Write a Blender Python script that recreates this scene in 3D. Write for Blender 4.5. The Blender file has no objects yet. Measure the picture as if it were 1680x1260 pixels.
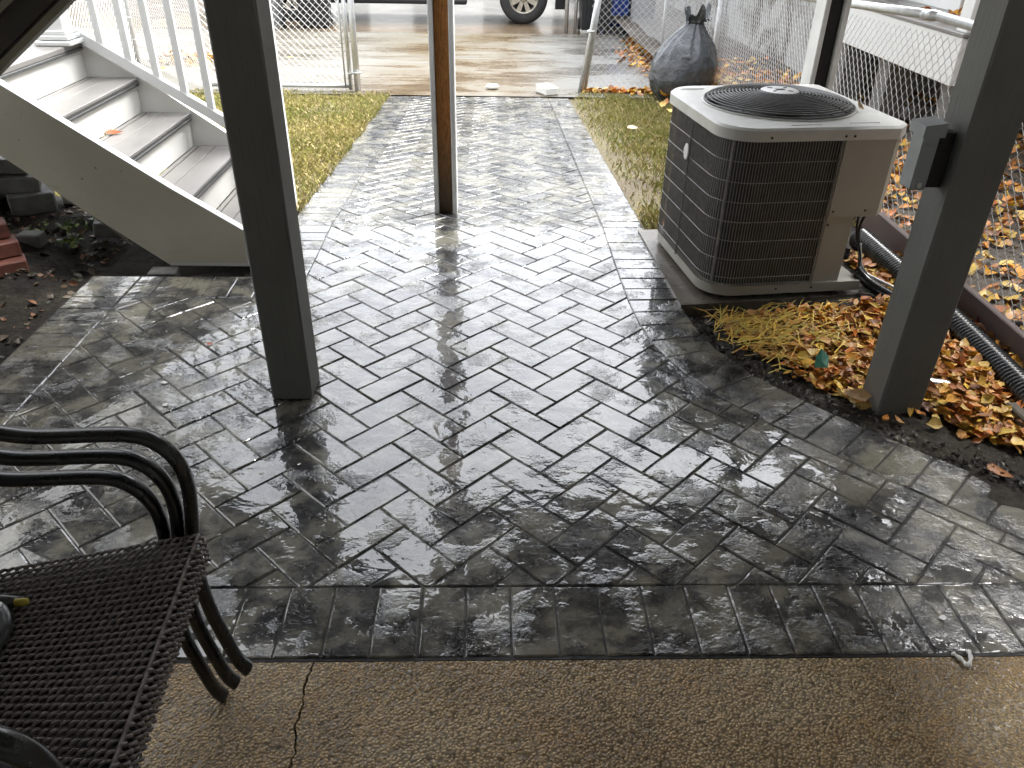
import bpy, math, random
import numpy as np
from mathutils import Vector, Matrix
random.seed(7)
RNG = np.random.default_rng(7)
SC = bpy.context.scene
COL = SC.collection
rad = math.radians

# ------------------------------------------------------------------ camera
CAM_POS = Vector((0.0, 0.0, 1.40))
RM = ((0.99959, 0.00183, 0.02843), (-0.02313, -0.53074, 0.84722), (0.01664, -0.84753, -0.53049))
cam_data = bpy.data.cameras.new('camera')
cam = bpy.data.objects.new('camera', cam_data)
COL.objects.link(cam)
cam_data.sensor_width = 36.0
cam_data.lens = 1275.0 / 1680.0 * 36.0
cam_data.clip_start = 0.02
cam_data.clip_end = 800.0
cam.matrix_world = Matrix(((RM[0][0], -RM[0][1], -RM[0][2], 0.0),
                           (RM[1][0], -RM[1][1], -RM[1][2], 0.0),
                           (RM[2][0], -RM[2][1], -RM[2][2], 1.40),
                           (0, 0, 0, 1)))
SC.camera = cam

# ------------------------------------------------------------------ sky, sun, exposure
world = bpy.data.worlds.new('World')
SC.world = world
world.use_nodes = True
wn = world.node_tree
wn.nodes.clear()
SUN_EL, SUN_AZ = rad(58), rad(66)         # azimuth measured from +Y towards +X
w_out = wn.nodes.new('ShaderNodeOutputWorld')
w_bg = wn.nodes.new('ShaderNodeBackground')
w_sky = wn.nodes.new('ShaderNodeTexSky')
w_sky.sky_type = 'NISHITA'
w_sky.sun_disc = False
w_sky.sun_elevation = SUN_EL
w_sky.sun_rotation = SUN_AZ
w_sky.air_density = 1.0
w_sky.dust_density = 2.5
w_sky.ozone_density = 1.0
w_hs = wn.nodes.new('ShaderNodeHueSaturation')
w_hs.inputs['Saturation'].default_value = 0.17   # an overcast sky is nearly white
wn.links.new(w_sky.outputs['Color'], w_hs.inputs['Color'])
wn.links.new(w_hs.outputs['Color'], w_bg.inputs['Color'])
w_bg.inputs['Strength'].default_value = 0.15
wn.links.new(w_bg.outputs['Background'], w_out.inputs['Surface'])

sun_data = bpy.data.lights.new('sun', 'SUN')
sun_data.energy = 1.0
sun_data.angle = rad(25)
sun_data.color = (1.0, 0.985, 0.965)
sun = bpy.data.objects.new('sun', sun_data)
COL.objects.link(sun)
sd = Vector((math.sin(SUN_AZ) * math.cos(SUN_EL), math.cos(SUN_AZ) * math.cos(SUN_EL), math.sin(SUN_EL)))
sun.rotation_euler = sd.to_track_quat('Z', 'Y').to_euler()
sun.location = sd * 30

SC.view_settings.view_transform = 'Standard'
SC.view_settings.look = 'None'
SC.view_settings.gamma = 1.0
SC.view_settings.use_curve_mapping = False
SC.view_settings.exposure = 2.72
SC.render.engine = 'CYCLES'
SC.cycles.max_bounces = 7
SC.cycles.use_denoising = True

# ------------------------------------------------------------------ helpers
def zg(y):
    """height of the terrain along the path: level patio, path falling to the drive, drive nearly level"""
    if y < 3.7: return 0.0
    if y < 8.0: return -0.063 * (y - 3.7)
    if y < 25: return -0.2709 - 0.024 * (y - 8.0)
    return -0.6789

def project(p):
    d = [p[0], p[1], p[2] - 1.40]
    c = [sum(RM[i][k] * d[i] for i in range(3)) for k in range(3)]
    if c[2] < 0.05: return None
    return 840 + 1275 * c[0] / c[2], 630 + 1275 * c[1] / c[2], c[2]

class MB:
    def __init__(s): s.v = []; s.f = []; s.col = []
    def add(s, vs, fs):
        o = len(s.v); s.v.extend([tuple(p) for p in vs]); s.f.extend([tuple(i + o for i in q) for q in fs]); return s
    def box(s, c, d, m=None, bev=0.0):
        x, y, z = d[0] / 2, d[1] / 2, d[2] / 2
        if bev <= 0:
            vs = [(sx * x, sy * y, sz * z) for sz in (-1, 1) for sy in (-1, 1) for sx in (-1, 1)]
            fs = [(0, 2, 3, 1), (4, 5, 7, 6), (0, 1, 5, 4), (2, 6, 7, 3), (0, 4, 6, 2), (1, 3, 7, 5)]
        else:
            vs = []; idx = {}
            for sz in (-1, 1):
                for sy in (-1, 1):
                    for sx in (-1, 1):
                        for ax in range(3):
                            b = [bev, bev, bev]; b[ax] = 0
                            idx[(sx, sy, sz, ax)] = len(vs)
                            vs.append((sx * (x - b[0]), sy * (y - b[1]), sz * (z - b[2])))
            fs = []
            for ax in range(3):
                a, b2 = [k for k in range(3) if k != ax]
                for sg in (-1, 1):
                    q = []
                    for (p, r) in ((-1, -1), (1, -1), (1, 1), (-1, 1)):
                        t = [0, 0, 0]; t[ax] = sg; t[a] = p; t[b2] = r; q.append(idx[(t[0], t[1], t[2], ax)])
                    if (sg > 0) != (ax == 1): fs.append(tuple(q))
                    else: fs.append(tuple(reversed(q)))
            for ax in range(3):
                a, b2 = [k for k in range(3) if k != ax]
                for p in (-1, 1):
                    for r in (-1, 1):
                        t0 = [0, 0, 0]; t0[a] = p; t0[b2] = r
                        t1 = list(t0); t0[ax] = -1; t1[ax] = 1
                        fs.append((idx[(*t0, a)], idx[(*t1, a)], idx[(*t1, b2)], idx[(*t0, b2)]))
            for sz in (-1, 1):
                for sy in (-1, 1):
                    for sx in (-1, 1):
                        fs.append(tuple(idx[(sx, sy, sz, ax)] for ax in range(3)))
        vs = [Vector(p) for p in vs]
        if m is not None: vs = [m @ p for p in vs]
        c = Vector(c)
        return s.add([p + c for p in vs], fs)
    def prism(s, poly, z0, z1, ax='z'):
        """poly: 2-D ring; extruded along ax from z0 to z1"""
        n = len(poly)
        def mk(p, t):
            if ax == 'z': return (p[0], p[1], t)
            if ax == 'y': return (p[0], t, p[1])
            return (t, p[0], p[1])
        vs = [mk(p, z0) for p in poly] + [mk(p, z1) for p in poly]
        fs = [tuple(range(n))[::-1], tuple(range(n, 2 * n))] + [(i, (i + 1) % n, n + (i + 1) % n, n + i) for i in range(n)]
        return s.add(vs, fs)
    def tube(s, path, r, n=8, closed=False, flat=None, cap=True):
        """flat=(normal, ry): out-of-plane radius along a fixed normal"""
        P = [Vector(p) for p in path]; N = len(P); rings = []
        up = None
        for i in range(N):
            if closed: t = P[(i + 1) % N] - P[i - 1]
            else: t = P[min(i + 1, N - 1)] - P[max(i - 1, 0)]
            t.normalize()
            if flat: a = Vector(flat[0])
            else:
                if up is None: up = Vector((0, 0, 1)) if abs(t.z) < .9 else Vector((1, 0, 0))
                a = up - t * up.dot(t)
                if a.length < 1e-6: a = t.orthogonal()
                a.normalize(); up = a
            b = t.cross(a); b.normalize()
            rr = r[i] if hasattr(r, '__len__') else r
            ry = flat[1] if flat else rr
            rings.append([P[i] + a * (ry * math.cos(2 * math.pi * k / n)) + b * (rr * math.sin(2 * math.pi * k / n)) for k in range(n)])
        vs = [p for rg in rings for p in rg]; fs = []
        M = N if closed else N - 1
        for i in range(M):
            for k in range(n):
                a0 = i * n + k; a1 = i * n + (k + 1) % n; j = (i + 1) % N
                fs.append((a0, a1, j * n + (k + 1) % n, j * n + k))
        if not closed and cap:
            fs.append(tuple(range(n))[::-1]); fs.append(tuple((N - 1) * n + k for k in range(n)))
        return s.add(vs, fs)
    def lathe(s, prof, c=(0, 0, 0), n=24, cap=True):
        vs = []; fs = []
        for (r, z) in prof:
            for k in range(n):
                a = 2 * math.pi * k / n; vs.append((c[0] + r * math.cos(a), c[1] + r * math.sin(a), c[2] + z))
        for i in range(len(prof) - 1):
            for k in range(n):
                fs.append((i * n + k, i * n + (k + 1) % n, (i + 1) * n + (k + 1) % n, (i + 1) * n + k))
        if cap:
            fs.append(tuple(range(n))[::-1]); fs.append(tuple((len(prof) - 1) * n + k for k in range(n)))
        return s.add(vs, fs)
    def build(s, name, mat, parent=None, smooth=False):
        me = bpy.data.meshes.new(name)
        me.from_pydata([tuple(p) for p in s.v], [], s.f)
        if smooth:
            me.polygons.foreach_set('use_smooth', [True] * len(me.polygons))
        me.update()
        return link(name, me, mat, parent)

def link(name, me, mat, parent=None):
    o = bpy.data.objects.new(name, me); COL.objects.link(o)
    if mat is not None and not me.materials: me.materials.append(mat)
    if parent is not None:
        o.parent = parent
    return o

def shade_auto(o, ang=40):
    me = o.data
    me.polygons.foreach_set('use_smooth', [True] * len(me.polygons))
    try: me.set_sharp_from_angle(angle=rad(ang))
    except Exception: pass
    return o

def tag(o, label=None, cat=None, group=None, kind=None):
    if label: o['label'] = label
    if cat: o['category'] = cat
    if group: o['group'] = group
    if kind: o['kind'] = kind
    return o

def thing(name, label, cat, loc=(0, 0, 0), rz=0.0, group=None):
    o = bpy.data.objects.new(name, None); COL.objects.link(o)
    o.empty_display_size = 0.1
    o.location = loc; o.rotation_euler = (0, 0, rz)
    return tag(o, label, cat, group)

def copy_tree(o, parent=None):
    c = o.copy(); COL.objects.link(c); c.parent = parent
    for ch in o.children: copy_tree(ch, c)
    return c

def fast_mesh(name, V, F, colors=None, smooth=False):
    """V (n,3), F (m,k) arrays; colors (m,3) per face -> colour attribute 'tint'"""
    me = bpy.data.meshes.new(name)
    V = np.asarray(V, np.float32); F = np.asarray(F, np.int32); m, k = F.shape
    me.vertices.add(len(V)); me.vertices.foreach_set('co', V.ravel())
    me.loops.add(m * k); me.loops.foreach_set('vertex_index', F.ravel())
    me.polygons.add(m)
    me.polygons.foreach_set('loop_start', np.arange(0, m * k, k, dtype=np.int32))
    me.polygons.foreach_set('loop_total', np.full(m, k, np.int32))
    if smooth: me.polygons.foreach_set('use_smooth', np.ones(m, bool))
    if colors is not None:
        at = me.color_attributes.new('tint', 'FLOAT_COLOR', 'CORNER')
        c4 = np.ones((m, 4), np.float32); c4[:, :3] = colors
        at.data.foreach_set('color', np.repeat(c4, k, axis=0).ravel())
    me.update(); me.validate()
    return me

# ------------------------------------------------------------------ materials
class NT:
    def __init__(s, name):
        s.m = bpy.data.materials.new(name); s.m.use_nodes = True
        s.t = s.m.node_tree; s.b = s.t.nodes['Principled BSDF']
        g = s.n('ShaderNodeNewGeometry'); s.pos = g.outputs['Position']
    def n(s, ty, **kw):
        nd = s.t.nodes.new(ty)
        for k, v in kw.items(): setattr(nd, k, v)
        return nd
    def l(s, a, b): s.t.links.new(a, b)
    def put(s, sock, v):
        if hasattr(v, 'is_linked') or hasattr(v, 'links'): s.l(v, sock)
        else: sock.default_value = v
    def noise(s, scale, detail=4, rough=.55, dist=0.0, vec=None, typ='FBM'):
        nd = s.n('ShaderNodeTexNoise'); nd.noise_type = typ
        nd.inputs['Scale'].default_value = scale; nd.inputs['Detail'].default_value = detail
        nd.inputs['Roughness'].default_value = rough; nd.inputs['Distortion'].default_value = dist
        s.l(vec or s.pos, nd.inputs['Vector']); return nd.outputs['Fac']
    def vor(s, scale, feat='F1', vec=None, out='Distance', rnd=1.0):
        nd = s.n('ShaderNodeTexVoronoi'); nd.feature = feat; nd.inputs['Scale'].default_value = scale
        nd.inputs['Randomness'].default_value = rnd
        s.l(vec or s.pos, nd.inputs['Vector']); return nd.outputs[out]
    def scale(s, v3, vec=None):
        nd = s.n('ShaderNodeVectorMath', operation='MULTIPLY'); s.l(vec or s.pos, nd.inputs[0]); nd.inputs[1].default_value = v3
        return nd.outputs[0]
    def ramp(s, fac, stops, interp='LINEAR'):
        nd = s.n('ShaderNodeValToRGB'); nd.color_ramp.interpolation = interp
        el = nd.color_ramp.elements
        while len(el) < len(stops): el.new(0.5)
        for e, (p, c) in zip(el, stops):
            e.position = p; e.color = (c[0], c[1], c[2], 1) if hasattr(c, '__len__') else (c, c, c, 1)
        s.l(fac, nd.inputs['Fac']); return nd.outputs['Color']
    def mix(s, fac, a, b, blend='MIX'):
        nd = s.n('ShaderNodeMix', data_type='RGBA', blend_type=blend)
        s.put(nd.inputs[0], fac)
        for sk, v in ((nd.inputs[6], a), (nd.inputs[7], b)):
            if hasattr(v, 'is_linked'): s.l(v, sk)
            else: sk.default_value = (v[0], v[1], v[2], 1)
        return nd.outputs[2]
    def math(s, op, a, b=None, c=None):
        nd = s.n('ShaderNodeMath', operation=op)
        s.put(nd.inputs[0], a)
        if b is not None: s.put(nd.inputs[1], b)
        if c is not None: s.put(nd.inputs[2], c)
        return nd.outputs[0]
    def mapr(s, v, a, b, c, d):
        nd = s.n('ShaderNodeMapRange'); s.l(v, nd.inputs[0])
        for i, q in enumerate((a, b, c, d)): nd.inputs[i + 1].default_value = q
        return nd.outputs[0]
    def bump(s, h, strength=.3, dist=.01, normal=None):
        nd = s.n('ShaderNodeBump'); s.put(nd.inputs['Strength'], strength); nd.inputs['Distance'].default_value = dist
        s.l(h, nd.inputs['Height'])
        if normal is not None: s.l(normal, nd.inputs['Normal'])
        return nd.outputs['Normal']
    def set(s, **kw):
        for k, v in kw.items():
            sk = s.b.inputs[k.replace('_', ' ')]
            if hasattr(v, 'is_linked'): s.l(v, sk)
            elif hasattr(v, '__len__') and len(v) == 3: sk.default_value = (*v, 1)
            else: sk.default_value = v
        return s.m

def simple(name, col, rough=.6, var=.25, scale=14, bump=.15, bscale=60, metallic=0.0, bdist=.004, coat=0.0, **kw):
    t = NT(name)
    n1 = t.noise(scale, 5, .6)
    lo = tuple(c * (1 - var) for c in col); hi = tuple(min(1, c * (1 + var)) for c in col)
    c = t.ramp(n1, [(.3, lo), (.7, hi)])
    r = t.mapr(t.noise(scale * 2.3, 4), .3, .7, rough * .8, min(1, rough * 1.2))
    nb = t.bump(t.noise(bscale, 5, .6), bump, bdist)
    t.set(Base_Color=c, Roughness=r, Normal=nb, Metallic=metallic)
    if coat: t.set(Coat_Weight=coat, Coat_Roughness=.06)
    return t.m

MAT = {}
def wet_brick():
    t = NT('wet_stamped_concrete')
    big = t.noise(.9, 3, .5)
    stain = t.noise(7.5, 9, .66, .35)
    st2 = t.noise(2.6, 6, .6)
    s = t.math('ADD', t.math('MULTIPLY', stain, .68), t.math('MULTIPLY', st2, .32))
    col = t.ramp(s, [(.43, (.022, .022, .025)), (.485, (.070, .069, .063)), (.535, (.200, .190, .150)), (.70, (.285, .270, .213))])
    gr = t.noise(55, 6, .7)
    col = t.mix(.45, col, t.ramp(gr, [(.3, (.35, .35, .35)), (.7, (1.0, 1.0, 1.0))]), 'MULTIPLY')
    oi = t.n('ShaderNodeObjectInfo')
    col = t.mix(t.math('MULTIPLY', oi.outputs['Random'], .35), col, (.03, .03, .031))
    # slate relief: broad undulation, terraces with sharp little steps, ridged wisps and rough patches
    wv = t.scale((1.0, 1.4, 1.0))
    cleft = t.noise(9.0, 4, .5, .5, vec=wv)
    ter = t.noise(13.0, 6, .62, .8, vec=wv)
    ter = t.math('MULTIPLY', t.math('FLOOR', t.math('MULTIPLY', ter, 11.0)), .07)
    rid = t.math('ABSOLUTE', t.math('SUBTRACT', t.noise(26.0, 7, .66, .7, vec=wv), .5))
    fine = t.noise(110, 6, .7)
    sx = t.n('ShaderNodeSeparateXYZ'); t.l(t.pos, sx.inputs[0])
    lean = t.mapr(sx.outputs[0], .2, 1.2, 0.0, .09)          # the film drains thin towards the bed: more relief shows
    patch = t.mapr(t.math('ADD', t.noise(6.5, 5, .62), lean), .54, .66, 0.0, 1.0)
    wisp = t.mapr(t.noise(3.1, 3, .5), .42, .6, .2, 1.0)
    rough_h = t.math('MULTIPLY', patch, t.math('ADD', t.math('ADD', t.math('MULTIPLY', rid, -1.4), ter), t.math('MULTIPLY', fine, .4)))
    h = t.math('ADD', t.math('ADD', t.math('MULTIPLY', cleft, .6), t.math('MULTIPLY', t.math('MULTIPLY', ter, wisp), .5)), rough_h)
    nb = t.bump(h, .6, .016)
    film = t.bump(h, .27, .014)
    rg = t.mapr(t.noise(24, 5, .6), .3, .75, .2, .4)
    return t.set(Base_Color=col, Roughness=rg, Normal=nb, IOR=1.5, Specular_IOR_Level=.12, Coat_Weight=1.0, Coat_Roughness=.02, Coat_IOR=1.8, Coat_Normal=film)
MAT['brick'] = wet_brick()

def grout():
    t = NT('wet_joint')
    c = t.ramp(t.noise(30, 5), [(.3, (.010, .010, .011)), (.7, (.030, .029, .027))])
    return t.set(Base_Color=c, Roughness=.5, Normal=t.bump(t.noise(60, 5), .5, .006), Specular_IOR_Level=.3)
MAT['grout'] = grout()

def aggregate():
    t = NT('exposed_aggregate')
    v = t.vor(150, 'F1'); vc = t.vor(150, 'F1', out='Color'); v2 = t.vor(70, 'F1')
    blot = t.noise(2.2, 6, .6, .4); blot2 = t.noise(6.0, 5, .6)
    base = t.ramp(blot, [(.34, (.29, .215, .125)), (.5, (.50, .37, .20)), (.64, (.60, .49, .32))])
    tint = t.ramp(t.math('MULTIPLY', vc, 1.0), [(.1, (.42, .38, .34)), (.5, (.85, .78, .68)), (.95, (1.2, 1.12, 1.0))])
    c = t.mix(.75, base, tint, 'MULTIPLY')
    c = t.mix(t.mapr(blot2, .52, .68, 0, .55), c, (.42, .235, .08))
    edge = t.mapr(v, .18, .6, 1.0, 0.0)
    c = t.mix(t.mapr(v, .45, .75, 0, .7), c, (.035, .030, .024))
    h = t.math('SUBTRACT', t.math('MULTIPLY', edge, 1.0), t.math('MULTIPLY', v2, .5))
    nb = t.bump(h, .75, .006)
    rg = t.mapr(t.noise(3.0, 4), .35, .65, .22, .5)
    return t.set(Base_Color=c, Roughness=rg, Normal=nb, Coat_Weight=.2, Coat_Roughness=.2, Coat_Normal=nb)
MAT['aggregate'] = aggregate()

def drive():
    t = NT('wet_driveway_concrete')
    wv = t.scale((.55, 1.0, 1.0))
    b = t.noise(1.3, 7, .62, .5, vec=wv); b2 = t.noise(4.5, 7, .65, .6, vec=t.scale((.35, 1.3, 1.0)))
    gx = t.n('ShaderNodeSeparateXYZ'); t.l(t.pos, gx.inputs[0])
    f = t.math('ADD', t.math('MULTIPLY', b, .6), t.math('MULTIPLY', b2, .4))
    stain = t.ramp(f, [(.38, (.095, .061, .026)), (.47, (.13, .093, .048)), (.54, (.145, .124, .084)), (.62, (.152, .148, .132))])
    side = t.mapr(gx.outputs[0], .25, 1.0, 0, 1)
    c = t.mix(t.math('MULTIPLY', side, .8), stain, (.152, .152, .142))
    side2 = t.mapr(gx.outputs[0], -.9, -1.7, 0, 1)
    c = t.mix(t.math('MULTIPLY', side2, .7), c, (.156, .15, .13))
    c = t.mix(.35, c, t.ramp(t.noise(40, 5, .7), [(.3, (.6, .6, .6)), (.7, (1.1, 1.1, 1.1))]), 'MULTIPLY')
    rg = t.ramp(f, [(.42, .16), (.60, .5)])
    nb = t.bump(t.noise(16, 6, .65, .5, vec=t.scale((.4, 1.2, 1))), .25, .01)
    return t.set(Base_Color=c, Roughness=rg, Normal=nb)
MAT['drive'] = drive()
MAT['street'] = simple('wet_street_concrete', (.13, .125, .115), .18, .35, 1.2, .2, 20)
MAT['sidewalk'] = simple('wet_sidewalk', (.13, .095, .062), .16, .35, 1.6, .2, 22)

def ground_mat():
    t = NT('yard_ground')
    a = t.noise(1.4, 6, .6); b = t.noise(28, 6, .7)
    c = t.ramp(a, [(.35, (.12, .094, .06)), (.5, (.15, .128, .064)), (.65, (.19, .16, .09))])
    c = t.mix(.7, c, t.ramp(b, [(.3, (.35, .35, .35)), (.7, (1.25, 1.2, 1.1))]), 'MULTIPLY')
    return t.set(Base_Color=c, Roughness=.75, Normal=t.bump(b, .8, .02))
MAT['ground'] = ground_mat()

def soil_mat(name, dark, light, rough=.6):
    t = NT(name)
    a = t.noise(5, 8, .68); b = t.noise(40, 6, .7)
    c = t.ramp(a, [(.35, dark), (.65, light)])
    c = t.mix(.7, c, t.ramp(b, [(.3, (.3, .3, .3)), (.75, (1.3, 1.25, 1.2))]), 'MULTIPLY')
    return t.set(Base_Color=c, Roughness=rough, Specular_IOR_Level=.25, Normal=t.bump(t.math('ADD', a, t.math('MULTIPLY', b, .5)), 1.0, .025))
MAT['soil'] = soil_mat('dark_wet_soil', (.012, .011, .010), (.050, .044, .034), .85)
MAT['mud'] = soil_mat('grey_brown_mud', (.030, .026, .022), (.075, .065, .050), .7)
def neighbour_ground():
    t = NT('neighbour_ground')
    a = t.noise(1.7, 7, .65); b = t.noise(22, 6, .75)
    c = t.ramp(a, [(.40, (.065, .048, .032)), (.55, (.115, .095, .072)), (.68, (.20, .19, .175))])
    c = t.mix(.75, c, t.ramp(b, [(.35, (.35, .33, .3)), (.65, (1.2, 1.2, 1.2))]), 'MULTIPLY')
    return t.set(Base_Color=c, Roughness=.7, Normal=t.bump(b, .8, .03))
MAT['nground'] = neighbour_ground()

def attr_mat(name, rough=.5, trans=0.0, bump=.2, spec=.5, coat=0.0):
    t = NT(name)
    a = t.n('ShaderNodeVertexColor', layer_name='tint')
    c = t.mix(.5, a.outputs['Color'], t.ramp(t.noise(120, 4), [(.3, (.6, .58, .55)), (.7, (1.25, 1.22, 1.2))]), 'MULTIPLY')
    t.set(Base_Color=c, Roughness=rough, Normal=t.bump(t.noise(180, 4), bump, .004), Coat_Weight=coat, Coat_Roughness=.1)
    if trans:
        t.set(Subsurface_Weight=0.0)
    return t.m
MAT['leaf'] = attr_mat('wet_dead_leaf', .5, coat=.06)
MAT['grass'] = attr_mat('grass_blade', .55)

def painted_wood(name, col, rough, grain=.5, axis=2, var=.16, crack=.5):
    t = NT(name)
    sc = [9, 9, 9]; sc[axis] = .55
    g = t.noise(6, 7, .65, .3, vec=t.scale(tuple(sc)))
    g2 = t.noise(22, 5, .6, vec=t.scale(tuple(sc)))
    w = t.noise(3, 5)
    lo = tuple(c * (1 - var) for c in col); hi = tuple(c * (1 + var) for c in col)
    c = t.ramp(w, [(.3, lo), (.7, hi)])
    cr = t.mapr(g2, .66, .73, 0.0, crack)
    c = t.mix(cr, c, tuple(k * .25 for k in col))
    h = t.math('ADD', t.math('MULTIPLY', g, .6), t.math('MULTIPLY', g2, .5))
    return t.set(Base_Color=c, Roughness=rough, Normal=t.bump(h, grain, .004))
MAT['post'] = painted_wood('grey_painted_post', (.135, .137, .127), .6, .8, crack=.75)
MAT['trim_grey'] = painted_wood('light_grey_trim', (.72, .73, .72), .5, .35)
def brown_wood():
    t = NT('brown_stained_wood')
    v = t.scale((7.0, 7.0, .45))
    g = t.noise(9, 6, .6, 2.2, vec=v)
    w = t.math('SINE', t.math('MULTIPLY', g, 38.0))
    c = t.ramp(t.mapr(w, -1, 1, 0, 1), [(0, (.26, .10, .022)), (.55, (.44, .185, .045)), (1, (.54, .24, .065))])
    sx = t.n('ShaderNodeSeparateXYZ'); t.l(t.pos, sx.inputs[0])
    wet = t.mapr(t.math('ADD', sx.outputs[2], t.math('MULTIPLY', t.noise(3, 4), .3)), .22, .62, 1, 0)   # rain-soaked foot of the post
    c = t.mix(t.math('MULTIPLY', wet, .85), c, (.045, .040, .026))
    return t.set(Base_Color=c, Roughness=.42, Normal=t.bump(w, .15, .002))
MAT['brown'] = brown_wood()
MAT['deck_wood'] = painted_wood('weathered_deck_wood', (.34, .32, .28), .7, .5, axis=0)
MAT['deck_trim'] = painted_wood('olive_deck_trim', (.20, .18, .13), .6, .4, axis=0)
MAT['dark_wood'] = painted_wood('dark_brown_stair_wood', (.028, .022, .014), .6, .4, axis=0)
MAT['white'] = simple('white_vinyl', (.68, .69, .675), .35, .05, 3, .05, 40)
MAT['cream'] = simple('off_white_pvc', (.74, .74, .71), .4, .07, 2.5, .06, 30)
def stringer_mat():
    t = NT('scuffed_cream_board')
    c = t.ramp(t.noise(2.2, 6, .6), [(.3, (.54, .515, .42)), (.7, (.64, .615, .515))])
    sm = t.mapr(t.noise(9, 7, .7, .6, vec=t.scale((1, 1, 2.2))), .60, .72, 0, .35)
    c = t.mix(sm, c, (.30, .27, .20))
    dots = t.mapr(t.vor(11, 'F1'), .035, .06, .75, 0)
    c = t.mix(dots, c, (.07, .05, .035))
    return t.set(Base_Color=c, Roughness=.45, Normal=t.bump(t.noise(30, 5), .08, .004))
MAT['stringer'] = stringer_mat()
MAT['composite'] = painted_wood('wet_grey_composite', (.20, .19, .18), .30, .4, axis=1, var=.14, crack=.15)
MAT['nosing'] = simple('dark_nosing', (.06, .062, .06), .35, .3, 30, .2, 90)
MAT['steel'] = simple('galvanised_steel', (.52, .53, .53), .42, .14, 18, .1, 70, metallic=.75)
MAT['wire'] = simple('galvanised_wire', (.60, .61, .61), .45, .12, 30, .05, 90, metallic=.55)
MAT['black_metal'] = simple('black_powder_coat', (.010, .011, .012), .30, .3, 20, .06, 160, coat=.3)
MAT['wicker'] = simple('dark_brown_wicker', (.17, .148, .14), .40, .45, 60, .25, 220)
MAT['wicker_base'] = simple('wicker_core', (.010, .009, .009), .6, .3, 40, .2, 120)
MAT['black_plastic'] = simple('black_corrugated_plastic', (.012, .013, .015), .28, .35, 16, .08, 90, coat=.4)
MAT['bag'] = simple('black_bin_bag_film', (.045, .052, .060), .26, .3, 6, .6, 9, coat=.4, bdist=.06)
MAT['ac_paint'] = simple('beige_ac_enamel', (.36, .352, .31), .38, .07, 3.5, .06, 60)
MAT['ac_lid'] = simple('weathered_ac_lid_paint', (.60, .60, .575), .35, .10, 7, .08, 60)
MAT['ac_dark'] = simple('ac_coil_fins', (.045, .042, .039), .55, .35, 24, .2, 120)
MAT['ac_wire'] = simple('ac_guard_wire', (.26, .25, .24), .45, .25, 40, .1, 90)
MAT['ac_guard'] = simple('fan_guard_wire', (.07, .07, .067), .4, .3, 30, .1, 90)
MAT['ac_fan'] = simple('fan_blade_grey', (.11, .105, .10), .5, .3, 20, .1, 60)
MAT['badge'] = simple('white_badge', (.70, .70, .69), .4, .08, 40, .05, 80)
MAT['pad'] = simple('wet_concrete_pad', (.13, .115, .095), .3, .35, 7, .3, 45)
MAT['box_grey'] = simple('grey_metal_box', (.26, .285, .30), .4, .12, 8, .1, 60, metallic=.2)
MAT['black'] = simple('matt_black', (.008, .008, .009), .6, .3, 20, .1, 60)
MAT['rubber'] = simple('tyre_rubber', (.032, .032, .032), .7, .3, 12, .2, 60)
MAT['alloy'] = simple('dull_alloy', (.50, .47, .40), .4, .15, 20, .05, 60, metallic=.55)
MAT['truck'] = simple('charcoal_truck_paint', (.030, .031, .034), .3, .2, 4, .03, 40, coat=.6)
MAT['glass'] = simple('dark_window_glass', (.02, .025, .03), .06, .2, 3, .02, 20)
MAT['bin_black'] = simple('black_bin_plastic', (.020, .021, .023), .45, .2, 8, .1, 60)
MAT['bin_grey'] = simple('grey_bin_plastic', (.12, .122, .125), .5, .12, 6, .1, 60)
MAT['bin_blue'] = simple('blue_bin_plastic', (.03, .10, .42), .45, .15, 8, .1, 60)
MAT['paver'] = simple('grey_concrete_paver', (.135, .135, .13), .65, .3, 12, .5, 70)
MAT['redbrick'] = simple('red_clay_brick', (.155, .058, .042), .6, .3, 14, .5, 70)
MAT['edging'] = painted_wood('purple_brown_edging', (.115, .085, .080), .5, .4, axis=1)
MAT['old_wood'] = painted_wood('weathered_timber', (.085, .072, .052), .7, .7, axis=1)
MAT['can'] = simple('crushed_aluminium', (.72, .72, .70), .25, .1, 30, .2, 60, metallic=.9)
MAT['green'] = simple('green_plastic_scrap', (.05, .19, .13), .35, .2, 20, .2, 60)
MAT['red'] = simple('red_plastic_grip', (.42, .03, .02), .35, .15, 20, .1, 60)
MAT['yellow'] = simple('yellow_plastic', (.42, .34, .04), .4, .15, 20, .1, 60)
MAT['tool'] = simple('grey_tool_handle', (.045, .048, .048), .35, .2, 20, .1, 80, coat=.3)
MAT['paper'] = simple('white_foam', (.78, .78, .76), .5, .05, 10, .2, 40)
MAT['siding'] = simple('grey_house_siding', (.55, .555, .545), .6, .08, 3, .1, 40)
def whitewash():
    t = NT('peeling_whitewash')
    a = t.noise(2.4, 8, .68, .6); b = t.noise(26, 6, .7)
    c = t.ramp(a, [(.40, (.10, .085, .065)), (.47, (.27, .26, .24)), (.55, (.44, .44, .425))])
    c = t.mix(.6, c, t.ramp(b, [(.3, (.45, .45, .45)), (.65, (1.1, 1.1, 1.1))]), 'MULTIPLY')
    return t.set(Base_Color=c, Roughness=.8, Normal=t.bump(b, .7, .03))
MAT['whitewash'] = whitewash()
MAT['brown_siding'] = simple('brown_siding', (.12, .108, .09), .7, .15, 3, .1, 40)
MAT['roof'] = simple('grey_shingle', (.09, .088, .085), .8, .25, 9, .5, 40)
MAT['cable'] = simple('black_cable', (.012, .012, .012), .45, .2, 20, .05, 60)

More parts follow.
